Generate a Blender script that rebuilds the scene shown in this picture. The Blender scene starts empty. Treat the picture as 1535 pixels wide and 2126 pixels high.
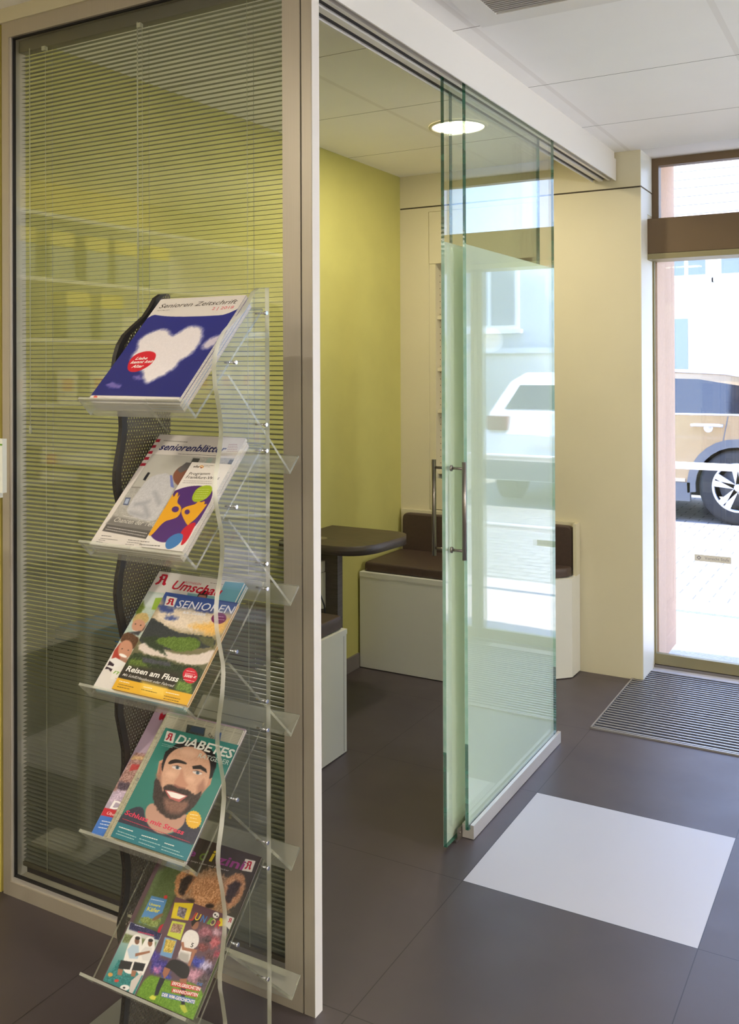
import bpy, bmesh, math, random
import numpy as np
from mathutils import Vector, Matrix

SC = bpy.context.scene
COL = SC.collection
PI = math.pi

# ------------------------------------------------------------------ camera
cam = bpy.data.cameras.new('camera')
cam.sensor_fit = 'HORIZONTAL'; cam.sensor_width = 36.0
cam.lens = 36.0 * 1939.69 / 1535.0
cam.shift_x = -(780.85 - 767.5) / 1535.0
cam.shift_y = (751.37 - 1063.0) / 1535.0
cam.clip_start = 0.02; cam.clip_end = 200
co = bpy.data.objects.new('camera', cam); COL.objects.link(co)
_r = Vector((0.8725276, 0.4885491, -0.0039046)); _d = Vector((-0.0055398, 0.0019018, -0.9999828)); _f = Vector((-0.4885333, 0.8725343, 0.0043658))
m3 = Matrix((_r, -_d, -_f)).transposed()
co.matrix_world = Matrix.Translation((0, 0, 1.384)) @ m3.to_4x4()
SC.camera = co

# ------------------------------------------------------------------ view, world, sun
SC.view_settings.view_transform = 'Standard'; SC.view_settings.look = 'None'
SC.view_settings.exposure = 0.58; SC.view_settings.gamma = 1.0
SC.view_settings.use_curve_mapping = False
SC.cycles.max_bounces = 10; SC.cycles.diffuse_bounces = 5; SC.cycles.glossy_bounces = 5
SC.cycles.transmission_bounces = 8; SC.cycles.transparent_max_bounces = 40
SC.cycles.use_denoising = True
SC.cycles.sample_clamp_indirect = 6.0

SKY = 4.8
SUN = 11.0
SHOP_LAMP = 11.0
PENDANT_FILL = 105.0
BOOTH_LAMP = 7.2
wd = bpy.data.worlds.new('sky'); SC.world = wd; wd.use_nodes = True
nt = wd.node_tree; nt.nodes.clear()
wo = nt.nodes.new('ShaderNodeOutputWorld'); bg = nt.nodes.new('ShaderNodeBackground')
tc = nt.nodes.new('ShaderNodeTexCoord'); sp = nt.nodes.new('ShaderNodeSeparateXYZ'); rp = nt.nodes.new('ShaderNodeValToRGB')
nt.links.new(tc.outputs['Generated'], sp.inputs[0]); nt.links.new(sp.outputs['Z'], rp.inputs[0])
rp.color_ramp.elements[0].position = 0.0; rp.color_ramp.elements[0].color = (0.72, 0.84, 1.0, 1)
rp.color_ramp.elements[1].position = 0.7; rp.color_ramp.elements[1].color = (0.28, 0.45, 1.0, 1)
nt.links.new(rp.outputs[0], bg.inputs['Color']); bg.inputs['Strength'].default_value = SKY
nt.links.new(bg.outputs[0], wo.inputs[0])
sl = bpy.data.lights.new('sun', 'SUN'); sl.energy = SUN; sl.angle = math.radians(0.6); sl.color = (1.0, 0.96, 0.88)
so = bpy.data.objects.new('sun', sl); COL.objects.link(so)
so.rotation_euler = Vector((0.52, 0.03, -0.86)).to_track_quat('-Z', 'Y').to_euler()

# ------------------------------------------------------------------ helpers
def lin(c):
    return tuple(((v / 255.0) / 12.92 if v / 255.0 <= 0.04045 else ((v / 255.0 + 0.055) / 1.055) ** 2.4) for v in c)

class MB:
    """collects geometry (with material slots) for ONE mesh object"""
    def __init__(s): s.v = []; s.f = []; s.m = []; s.sm = []
    def add(s, vs, fs, mi=0, smooth=False):
        b = len(s.v); s.v += [tuple(v) for v in vs]
        for f in fs:
            s.f.append(tuple(i + b for i in f)); s.m.append(mi); s.sm.append(smooth)
        return s
    def box(s, x0, x1, y0, y1, z0, z1, mi=0, bev=0.0):
        if bev > 0:
            bm = bmesh.new(); bmesh.ops.create_cube(bm, size=1)
            for v in bm.verts: v.co = Vector(((x0 + x1) / 2 + v.co.x * (x1 - x0), (y0 + y1) / 2 + v.co.y * (y1 - y0), (z0 + z1) / 2 + v.co.z * (z1 - z0)))
            bmesh.ops.bevel(bm, geom=bm.edges[:], offset=bev, segments=2, profile=0.7, affect='EDGES')
            s.frombm(bm, mi); return s
        v = [(x0, y0, z0), (x1, y0, z0), (x1, y1, z0), (x0, y1, z0), (x0, y0, z1), (x1, y0, z1), (x1, y1, z1), (x0, y1, z1)]
        return s.add(v, [(0, 3, 2, 1), (4, 5, 6, 7), (0, 1, 5, 4), (1, 2, 6, 5), (2, 3, 7, 6), (3, 0, 4, 7)], mi)
    def frombm(s, bm, mi=0, smooth=False):
        bm.verts.index_update(); vs = [v.co[:] for v in bm.verts]; fs = [[v.index for v in f.verts] for f in bm.faces]
        s.add(vs, fs, mi, smooth); bm.free()
    def prism(s, pts, axis, a, b, mi=0, cap=None, side=None, smooth=False):
        """pts 2D polygon extruded along axis from a to b. x:(y,z) y:(x,z) z:(x,y)"""
        n = len(pts)
        def P(p, t): return {'x': (t, p[0], p[1]), 'y': (p[0], t, p[1]), 'z': (p[0], p[1], t)}[axis]
        vs = [P(p, a) for p in pts] + [P(p, b) for p in pts]
        ar = sum(pts[i][0] * pts[(i + 1) % n][1] - pts[(i + 1) % n][0] * pts[i][1] for i in range(n))
        flip = (ar < 0) != (axis == 'y') if True else False
        A = tuple(range(n)); B = tuple(range(n, 2 * n))
        cm = mi if cap is None else cap; sm_ = mi if side is None else side
        if not flip: s.add(vs, [A[::-1], B], cm)
        else: s.add(vs, [A, B[::-1]], cm)
        q = []
        for i in range(n):
            j = (i + 1) % n
            q.append((i, j, n + j, n + i) if not flip else (i, n + i, n + j, j))
        b0 = len(s.v) - 2 * n
        for f in q: s.f.append(tuple(k + b0 for k in f)); s.m.append(sm_); s.sm.append(smooth)
        return s
    def tube(s, pts, r, n=12, mi=0, closed=False):
        pts = [Vector(p) for p in pts]; rs = r if isinstance(r, (list, tuple)) else [r] * len(pts)
        t0 = (pts[1] - pts[0]).normalized(); up = Vector((0, 0, 1)) if abs(t0.z) < 0.9 else Vector((1, 0, 0))
        u = t0.cross(up).normalized(); vs = []
        for i, p in enumerate(pts):
            t = (pts[min(i + 1, len(pts) - 1)] - pts[max(i - 1, 0)]).normalized()
            u = (u - t * u.dot(t)).normalized(); w = t.cross(u)
            for k in range(n):
                a = 2 * PI * k / n; vs.append(p + (u * math.cos(a) + w * math.sin(a)) * rs[i])
        fs = []
        for i in range(len(pts) - 1):
            for k in range(n):
                k2 = (k + 1) % n; fs.append((i * n + k, i * n + k2, (i + 1) * n + k2, (i + 1) * n + k))
        s.add(vs, fs, mi, True)
        b0 = len(s.v) - len(vs)
        s.f.append(tuple(b0 + k for k in range(n))[::-1]); s.m.append(mi); s.sm.append(False)
        s.f.append(tuple(b0 + (len(pts) - 1) * n + k for k in range(n))); s.m.append(mi); s.sm.append(False)
        return s
    def lathe(s, prof, c, axis='z', n=32, mi=0, smooth=True):
        vs = []
        for (r, h) in prof:
            for k in range(n):
                a = 2 * PI * k / n; x, y = r * math.cos(a), r * math.sin(a)
                vs.append({'z': (c[0] + x, c[1] + y, c[2] + h), 'y': (c[0] + x, c[1] + h, c[2] + y), 'x': (c[0] + h, c[1] + x, c[2] + y)}[axis])
        fs = []
        for i in range(len(prof) - 1):
            for k in range(n):
                k2 = (k + 1) % n; fs.append((i * n + k, i * n + k2, (i + 1) * n + k2, (i + 1) * n + k))
        return s.add(vs, fs, mi, smooth)
    def build(s, name, mats, parent=None, loc=None):
        me = bpy.data.meshes.new(name); me.from_pydata(s.v, [], s.f)
        if not isinstance(mats, (list, tuple)): mats = [mats]
        for m in mats: me.materials.append(m)
        me.polygons.foreach_set('material_index', s.m); me.polygons.foreach_set('use_smooth', s.sm); me.update()
        o = bpy.data.objects.new(name, me); COL.objects.link(o)
        if parent is not None: o.parent = parent
        if loc is not None: o.location = loc
        return o

def shift(mb, base):
    mb.v = [(v[0] - base[0], v[1] - base[1], v[2] - base[2]) for v in mb.v]; return mb

def tag(o, label=None, cat=None, group=None, kind=None):
    if label: o['label'] = label
    if cat: o['category'] = cat
    if group: o['group'] = group
    if kind: o['kind'] = kind
    return o
def struct(o, label=None, cat=None):
    o['kind'] = 'structure'
    if label: o['label'] = label
    if cat: o['category'] = cat
    return o
def thing(name, loc, label, cat, group=None, rot=None):
    o = bpy.data.objects.new(name, None); COL.objects.link(o); o.location = loc; o.empty_display_size = 0.05
    if rot: o.rotation_euler = rot
    return tag(o, label, cat, group)

# part helper: geometry given in world coordinates, parented to an empty at loc (no rotation)
def part(name, mb, mat, root, sub=None):
    base = root.location
    shift(mb, base)
    o = mb.build(name, mat, root)
    return o
def subpart(name, mb, mat, root, parent):
    shift(mb, root.location)
    return mb.build(name, mat, parent)

# ------------------------------------------------------------------ materials
def newmat(name):
    m = bpy.data.materials.new(name); m.use_nodes = True; m.node_tree.nodes.clear(); return m, m.node_tree
def N(nt, t, **kw):
    n = nt.nodes.new(t)
    for k, v in kw.items(): setattr(n, k, v)
    return n
def mat(name, rgb, rough=0.5, metal=0.0, noise=0.0, nscale=30.0, bump=0.0, bscale=80.0, spec=0.5, coat=0.0, stretch=None, rgb2=None, emit=None, estr=0.0):
    m, nt = newmat(name); L = nt.links
    out = N(nt, 'ShaderNodeOutputMaterial'); b = N(nt, 'ShaderNodeBsdfPrincipled'); L.new(b.outputs[0], out.inputs[0])
    c = lin(rgb) + (1,)
    b.inputs['Base Color'].default_value = c; b.inputs['Roughness'].default_value = rough; b.inputs['Metallic'].default_value = metal
    b.inputs['Specular IOR Level'].default_value = spec; b.inputs['Coat Weight'].default_value = coat
    if noise or bump:
        tcn = N(nt, 'ShaderNodeTexCoord'); mp = N(nt, 'ShaderNodeMapping'); L.new(tcn.outputs['Object'], mp.inputs[0])
        if stretch: mp.inputs['Scale'].default_value = stretch
    if noise:
        nz = N(nt, 'ShaderNodeTexNoise'); nz.inputs['Scale'].default_value = nscale; nz.inputs['Detail'].default_value = 4; L.new(mp.outputs[0], nz.inputs['Vector'])
        mx = N(nt, 'ShaderNodeMix', data_type='RGBA'); c2 = lin(rgb2) + (1,) if rgb2 else tuple(v * (1 - noise) for v in c[:3]) + (1,)
        mx.inputs['A'].default_value = c; mx.inputs['B'].default_value = c2
        mr = N(nt, 'ShaderNodeMapRange'); mr.inputs['From Min'].default_value = 0.35; mr.inputs['From Max'].default_value = 0.65; L.new(nz.outputs[0], mr.inputs[0])
        L.new(mr.outputs[0], mx.inputs['Factor']); L.new(mx.outputs['Result'], b.inputs['Base Color'])
    if bump:
        n2 = N(nt, 'ShaderNodeTexNoise'); n2.inputs['Scale'].default_value = bscale; L.new(mp.outputs[0], n2.inputs['Vector'])
        bp = N(nt, 'ShaderNodeBump'); bp.inputs['Strength'].default_value = bump; bp.inputs['Distance'].default_value = 0.002; L.new(n2.outputs[0], bp.inputs['Height']); L.new(bp.outputs[0], b.inputs['Normal'])
    if emit:
        b.inputs['Emission Color'].default_value = lin(emit) + (1,); b.inputs['Emission Strength'].default_value = estr
    return m
def schlick(nt, f0=0.04, boost=1.0):
    L = nt.links; g = N(nt, 'ShaderNodeNewGeometry'); d = N(nt, 'ShaderNodeVectorMath', operation='DOT_PRODUCT')
    L.new(g.outputs['Incoming'], d.inputs[0]); L.new(g.outputs['Normal'], d.inputs[1])
    a = N(nt, 'ShaderNodeMath', operation='ABSOLUTE'); L.new(d.outputs['Value'], a.inputs[0])
    s = N(nt, 'ShaderNodeMath', operation='SUBTRACT'); s.inputs[0].default_value = 1; L.new(a.outputs[0], s.inputs[1])
    p = N(nt, 'ShaderNodeMath', operation='POWER'); L.new(s.outputs[0], p.inputs[0]); p.inputs[1].default_value = 5
    q = N(nt, 'ShaderNodeMath', operation='MULTIPLY_ADD'); L.new(p.outputs[0], q.inputs[0]); q.inputs[1].default_value = (1 - f0) * boost; q.inputs[2].default_value = f0 * boost
    q.use_clamp = True
    return q.outputs[0]
def glass(name, tint=(1, 1, 1), f0=0.043, boost=1.0, rough=0.0):
    m, nt = newmat(name); L = nt.links
    out = N(nt, 'ShaderNodeOutputMaterial'); t = N(nt, 'ShaderNodeBsdfTransparent'); g = N(nt, 'ShaderNodeBsdfGlossy'); x = N(nt, 'ShaderNodeMixShader')
    t.inputs['Color'].default_value = tint + (1,); g.inputs['Roughness'].default_value = rough; g.inputs['Color'].default_value = (1, 1, 1, 1)
    L.new(schlick(nt, f0, boost), x.inputs[0]); L.new(t.outputs[0], x.inputs[1]); L.new(g.outputs[0], x.inputs[2]); L.new(x.outputs[0], out.inputs[0])
    return m
def frosted(name, rgb, trans=0.55):
    m, nt = newmat(name); L = nt.links
    out = N(nt, 'ShaderNodeOutputMaterial'); d = N(nt, 'ShaderNodeBsdfDiffuse'); t = N(nt, 'ShaderNodeBsdfTranslucent'); x = N(nt, 'ShaderNodeMixShader')
    c = lin(rgb) + (1,); d.inputs[0].default_value = c; t.inputs[0].default_value = c; x.inputs[0].default_value = trans
    L.new(d.outputs[0], x.inputs[1]); L.new(t.outputs[0], x.inputs[2]); L.new(x.outputs[0], out.inputs[0])
    return m
def edgemat(name, rgb, clear=0.35, nz=60.0, bright=(255, 255, 250), amount=0.5):
    """polished edge of a clear sheet: glossy, partly see-through, with sparkle painted in by noise"""
    m, nt = newmat(name); L = nt.links
    out = N(nt, 'ShaderNodeOutputMaterial'); t = N(nt, 'ShaderNodeBsdfTransparent'); p = N(nt, 'ShaderNodeBsdfPrincipled'); x = N(nt, 'ShaderNodeMixShader')
    t.inputs['Color'].default_value = (0.9, 0.95, 0.92, 1)
    tcn = N(nt, 'ShaderNodeTexCoord'); n = N(nt, 'ShaderNodeTexNoise'); n.inputs['Scale'].default_value = nz; n.inputs['Detail'].default_value = 1; L.new(tcn.outputs['Object'], n.inputs['Vector'])
    r = N(nt, 'ShaderNodeValToRGB'); r.color_ramp.elements[0].position = 0.42; r.color_ramp.elements[1].position = 0.62  # noise ramp paints glints into the edge colour
    r.color_ramp.elements[0].color = lin(rgb) + (1,); r.color_ramp.elements[1].color = tuple(a * (1 - amount) + b * amount for a, b in zip(lin(rgb), lin(bright))) + (1,)
    L.new(n.outputs[0], r.inputs[0]); L.new(r.outputs[0], p.inputs['Base Color']); p.inputs['Roughness'].default_value = 0.12; p.inputs['Specular IOR Level'].default_value = 1.0
    x.inputs[0].default_value = 1 - clear; L.new(t.outputs[0], x.inputs[1]); L.new(p.outputs[0], x.inputs[2]); L.new(x.outputs[0], out.inputs[0])
    return m
def vcol(name, rough=0.35, spec=0.5):
    m, nt = newmat(name); L = nt.links
    out = N(nt, 'ShaderNodeOutputMaterial'); b = N(nt, 'ShaderNodeBsdfPrincipled'); a = N(nt, 'ShaderNodeVertexColor'); a.layer_name = 'Col'
    L.new(a.outputs[0], b.inputs['Base Color']); b.inputs['Roughness'].default_value = rough; b.inputs['Specular IOR Level'].default_value = spec; L.new(b.outputs[0], out.inputs[0]); return m
def perforated(name, rgb):
    """sheet with a staggered grid of round holes (object space, y/z plane)"""
    m, nt = newmat(name); L = nt.links
    out = N(nt, 'ShaderNodeOutputMaterial'); b = N(nt, 'ShaderNodeBsdfPrincipled'); t = N(nt, 'ShaderNodeBsdfTransparent'); x = N(nt, 'ShaderNodeMixShader')
    b.inputs['Base Color'].default_value = lin(rgb) + (1,); b.inputs['Metallic'].default_value = 0.6; b.inputs['Roughness'].default_value = 0.4
    tcn = N(nt, 'ShaderNodeTexCoord'); sp = N(nt, 'ShaderNodeSeparateXYZ'); L.new(tcn.outputs['Object'], sp.inputs[0])
    P = 0.0075
    def cell(oy, oz):
        r = []
        for ax, o, pp in (('Y', oy, P), ('Z', oz, P * 1.7)):
            a = N(nt, 'ShaderNodeMath', operation='MULTIPLY_ADD'); L.new(sp.outputs[ax], a.inputs[0]); a.inputs[1].default_value = 1 / pp; a.inputs[2].default_value = o + 100
            f = N(nt, 'ShaderNodeMath', operation='FRACT'); L.new(a.outputs[0], f.inputs[0])
            s = N(nt, 'ShaderNodeMath', operation='SUBTRACT'); L.new(f.outputs[0], s.inputs[0]); s.inputs[1].default_value = 0.5
            k = N(nt, 'ShaderNodeMath', operation='MULTIPLY'); L.new(s.outputs[0], k.inputs[0]); k.inputs[1].default_value = pp / P
            q = N(nt, 'ShaderNodeMath', operation='POWER'); q.operation = 'MULTIPLY'; L.new(k.outputs[0], q.inputs[0]); L.new(k.outputs[0], q.inputs[1]); r.append(q)
        s = N(nt, 'ShaderNodeMath', operation='ADD'); L.new(r[0].outputs[0], s.inputs[0]); L.new(r[1].outputs[0], s.inputs[1])
        l = N(nt, 'ShaderNodeMath', operation='LESS_THAN'); L.new(s.outputs[0], l.inputs[0]); l.inputs[1].default_value = 0.085; return l
    a = cell(0, 0); c = cell(0.5, 0.5); mx = N(nt, 'ShaderNodeMath', operation='MAXIMUM'); L.new(a.outputs[0], mx.inputs[0]); L.new(c.outputs[0], mx.inputs[1])
    L.new(mx.outputs[0], x.inputs[0]); L.new(b.outputs[0], x.inputs[1]); L.new(t.outputs[0], x.inputs[2]); L.new(x.outputs[0], out.inputs[0]); return m

def grid_mat(name, rgb, line, x0, px, y0, py, lw, rough=0.45, white=None, noise=0.1, bumpy=False, lx=None, ceil=False):
    m, nt = newmat(name); L = nt.links
    out = N(nt, 'ShaderNodeOutputMaterial'); b = N(nt, 'ShaderNodeBsdfPrincipled'); L.new(b.outputs[0], out.inputs[0])
    tcn = N(nt, 'ShaderNodeTexCoord'); sp = N(nt, 'ShaderNodeSeparateXYZ'); L.new(tcn.outputs['Object'], sp.inputs[0])
    def M(op, a, bb=None, c=None):
        n = N(nt, 'ShaderNodeMath', operation=op)
        for i, v in enumerate((a, bb, c)):
            if v is None: continue
            if hasattr(v, 'name'): L.new(v, n.inputs[i])
            else: n.inputs[i].default_value = v
        return n.outputs[0]
    def ax(o, o0, p, w):
        u = M('MULTIPLY_ADD', o, 1 / p, -o0 / p + 60); f = M('FRACT', u); fl = M('FLOOR', u)
        mn = M('MINIMUM', f, M('SUBTRACT', 1.0, f)); ln = M('LESS_THAN', mn, w / p); return fl, ln
    fx, lx_ = ax(sp.outputs['X'], x0, px, lx if lx else lw); fy, ly = ax(sp.outputs['Y'], y0, py, lw)
    nz = N(nt, 'ShaderNodeTexNoise'); nz.inputs['Scale'].default_value = 6; nz.inputs['Detail'].default_value = 6; L.new(tcn.outputs['Object'], nz.inputs['Vector'])
    base = N(nt, 'ShaderNodeMix', data_type='RGBA'); base.inputs['A'].default_value = lin(rgb) + (1,); base.inputs['B'].default_value = tuple(v * (1 - noise) for v in lin(rgb)) + (1,); L.new(nz.outputs[0], base.inputs['Factor'])
    cur = base.outputs['Result']
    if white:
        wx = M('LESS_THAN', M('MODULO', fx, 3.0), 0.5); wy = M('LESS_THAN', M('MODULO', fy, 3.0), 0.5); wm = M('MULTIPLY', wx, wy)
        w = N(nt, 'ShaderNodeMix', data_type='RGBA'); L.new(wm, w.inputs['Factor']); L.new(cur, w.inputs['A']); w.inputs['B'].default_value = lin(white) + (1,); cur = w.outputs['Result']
    if ceil:
        g = N(nt, 'ShaderNodeMix', data_type='RGBA'); L.new(lx_, g.inputs['Factor']); L.new(cur, g.inputs['A']); g.inputs['B'].default_value = lin((238, 234, 226)) + (1,); cur = g.outputs['Result']; lm = ly
    else: lm = M('MAXIMUM', lx_, ly)
    g = N(nt, 'ShaderNodeMix', data_type='RGBA'); L.new(lm, g.inputs['Factor']); L.new(cur, g.inputs['A']); g.inputs['B'].default_value = lin(line) + (1,)
    L.new(g.outputs['Result'], b.inputs['Base Color'])
    n3 = N(nt, 'ShaderNodeMapRange'); L.new(nz.outputs[0], n3.inputs[0]); n3.inputs['To Min'].default_value = rough - 0.06; n3.inputs['To Max'].default_value = rough + 0.08; L.new(n3.outputs[0], b.inputs['Roughness'])
    return m
def pavers(name, rgb, line):
    m, nt = newmat(name); L = nt.links
    out = N(nt, 'ShaderNodeOutputMaterial'); b = N(nt, 'ShaderNodeBsdfPrincipled'); L.new(b.outputs[0], out.inputs[0]); b.inputs['Roughness'].default_value = 0.8
    tcn = N(nt, 'ShaderNodeTexCoord'); br = N(nt, 'ShaderNodeTexBrick'); L.new(tcn.outputs['Object'], br.inputs['Vector'])
    br.inputs['Color1'].default_value = lin(rgb) + (1,); br.inputs['Color2'].default_value = tuple(v * 0.9 for v in lin(rgb)) + (1,); br.inputs['Mortar'].default_value = lin(line) + (1,)
    br.inputs['Scale'].default_value = 1.0; br.inputs['Brick Width'].default_value = 0.22; br.inputs['Row Height'].default_value = 0.12; br.inputs['Mortar Size'].default_value = 0.006
    L.new(br.outputs[0], b.inputs['Base Color']); return m

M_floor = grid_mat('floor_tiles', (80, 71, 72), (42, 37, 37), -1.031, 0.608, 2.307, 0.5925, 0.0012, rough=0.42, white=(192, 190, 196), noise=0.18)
M_ceil = grid_mat('ceiling_tiles', (250, 247, 240), (120, 112, 98), -1.035, 0.6125, 2.41, 0.6175, 0.0018, rough=0.9, noise=0.04, lx=0.009, ceil=True)
M_green = mat('green_wallpaper', (186, 180, 104), 0.75, noise=0.05, nscale=8, bump=0.25, bscale=350)
M_cream = mat('cream_panel', (212, 203, 172), 0.55, noise=0.02, nscale=5)
M_gap = mat('panel_gap', (70, 60, 45), 0.8)
M_white = mat('white_laminate', (226, 224, 212), 0.4)
M_plaster = mat('shop_wall', (232, 226, 206), 0.8, noise=0.03, nscale=4, bump=0.1)
M_yellow = mat('yellow_wall', (214, 196, 98), 0.8, noise=0.04, nscale=4)
M_alu = mat('anodised_aluminium', (184, 174, 156), 0.4, metal=0.3, noise=0.06, nscale=5, stretch=(200, 200, 1), bump=0.0)
M_alu_l = mat('light_aluminium', (214, 208, 200), 0.35, metal=0.5)
M_post = mat('post_side_pale', (226, 220, 212), 0.5)  # paler colour on the side of the post
M_trim_w = mat('header_white', (232, 228, 220), 0.45)
M_slot = mat('track_slot', (40, 36, 40), 0.6)
M_dark = mat('dark_gasket', (28, 24, 22), 0.7)
M_steel = mat('brushed_steel', (150, 142, 134), 0.3, metal=0.9)
M_chrome = mat('chrome', (225, 225, 230), 0.08, metal=1.0)
M_glass = glass('clear_glass', (0.985, 0.995, 0.985))
M_glass_green = glass('safety_glass', (0.962, 0.988, 0.972), boost=1.0)
M_glass_part = glass('partition_glass', (0.965, 0.978, 0.95), boost=1.15)
M_edge = edgemat('green_glass_edge', (18, 84, 66), 0.15, 30, (80, 170, 140), 0.25)
M_edge_f = edgemat('pale_glass_edge', (150, 196, 176), 0.2, 30, (190, 225, 205), 0.4)
M_film = frosted('frosted_film', (244, 248, 236), 0.5)
M_acryl = glass('clear_acrylic', (0.98, 0.98, 0.965), boost=0.6)
M_acryl_lip = edgemat('acrylic_lip', (206, 204, 190), 0.62, 8, (250, 248, 238), 0.6)
M_acryl_edge = edgemat('acrylic_edge', (178, 176, 156), 0.4, 12, (255, 253, 244), 0.85)
M_acryl_edge2 = edgemat('acrylic_edge_smoky', (124, 120, 98), 0.5, 14, (214, 208, 176), 0.6)
M_slat = mat('blind_slat', (110, 110, 98), 0.45, metal=0.2)
M_slat_rail = mat('blind_rail', (96, 90, 74), 0.45, metal=0.3)
M_cord = mat('blind_cord', (196, 194, 170), 0.7)
M_brown = mat('brown_leatherette', (74, 58, 50), 0.5, noise=0.12, nscale=60, bump=0.15, bscale=300)
M_wood = mat('dark_wood_laminate', (84, 70, 56), 0.42, noise=0.45, nscale=14, stretch=(1, 14, 14), rgb2=(56, 46, 38))
M_woodedge = mat('dark_wood_edge', (58, 50, 46), 0.35, noise=0.5, nscale=10, stretch=(1, 1, 60), rgb2=(92, 82, 76))
M_bronze = mat('bronze_frame', (112, 92, 68), 0.42, metal=0.35)
M_bronze_l = mat('bronze_sill', (150, 140, 104), 0.4, metal=0.4)
M_stone = mat('stone_reveal', (204, 170, 142), 0.9, noise=0.08, nscale=60, bump=0.4, bscale=120)
M_step = mat('stone_step', (196, 186, 186), 0.9, noise=0.25, nscale=90, bump=0.4, bscale=150)
M_street = pavers('street_pavers', (150, 146, 142), (90, 88, 86))
M_paint_w = mat('white_render', (236, 232, 224), 0.85, noise=0.03, nscale=3)
M_render_b = mat('grey_render', (196, 204, 214), 0.85, noise=0.04, nscale=3)
M_rooftile = mat('roof_tiles', (176, 170, 168), 0.8, noise=0.12, nscale=12)
M_win = mat('house_window_glass', (110, 124, 140), 0.1, spec=0.8)
M_winframe = mat('house_window_frame', (225, 228, 232), 0.5)
M_rubber = mat('rubber', (44, 44, 46), 0.8)
M_gold = mat('champagne_paint', (166, 142, 110), 0.25, metal=0.35, coat=0.5)
M_carwhite = mat('white_paint', (228, 232, 238), 0.25, coat=0.6)
M_cladding = mat('grey_cladding', (96, 98, 104), 0.6)
M_carglass = mat('car_glass', (34, 36, 46), 0.06, spec=0.8)
M_rim = mat('alloy_rim', (214, 214, 224), 0.25, metal=0.6)
M_red = mat('red_lens', (110, 40, 44), 0.2)
M_print = vcol('printed_gloss', 0.32, 0.5)
M_ink = vcol('printed_ink', 0.5, 0.3)
M_paper = mat('page_edges', (214, 204, 190), 0.8, noise=0.25, nscale=40, stretch=(0.3, 0.3, 60), rgb2=(176, 166, 154))
M_perf = perforated('perforated_metal', (96, 88, 76))
M_black = mat('black_rubber_edge', (36, 32, 28), 0.5)
M_socket = mat('socket_plastic', (216, 212, 196), 0.35)
M_blackpl = mat('black_plastic', (26, 26, 28), 0.45)
M_lamp = mat('lamp_diffuser', (255, 250, 235), 0.5, emit=(255, 240, 205), estr=9.0)
M_grille = mat('vent_grille', (176, 170, 162), 0.6)
M_mat_d = mat('mat_rib_dark', (30, 28, 34), 0.9)
M_mat_l = mat('mat_rail_aluminium', (176, 172, 170), 0.35, metal=0.6)
M_hedge = mat('hedge_leaves', (96, 140, 50), 0.8, noise=0.6, nscale=25, rgb2=(50, 84, 24))
M_blue = mat('blue_plastic', (40, 104, 164), 0.4)
M_box = mat('dark_carton', (58, 62, 62), 0.7, noise=0.2, nscale=10)
M_rail = mat('white_handrail', (236, 236, 238), 0.35)
M_basepl = mat('base_plate_metal', (176, 176, 168), 0.3, metal=0.7)

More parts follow.
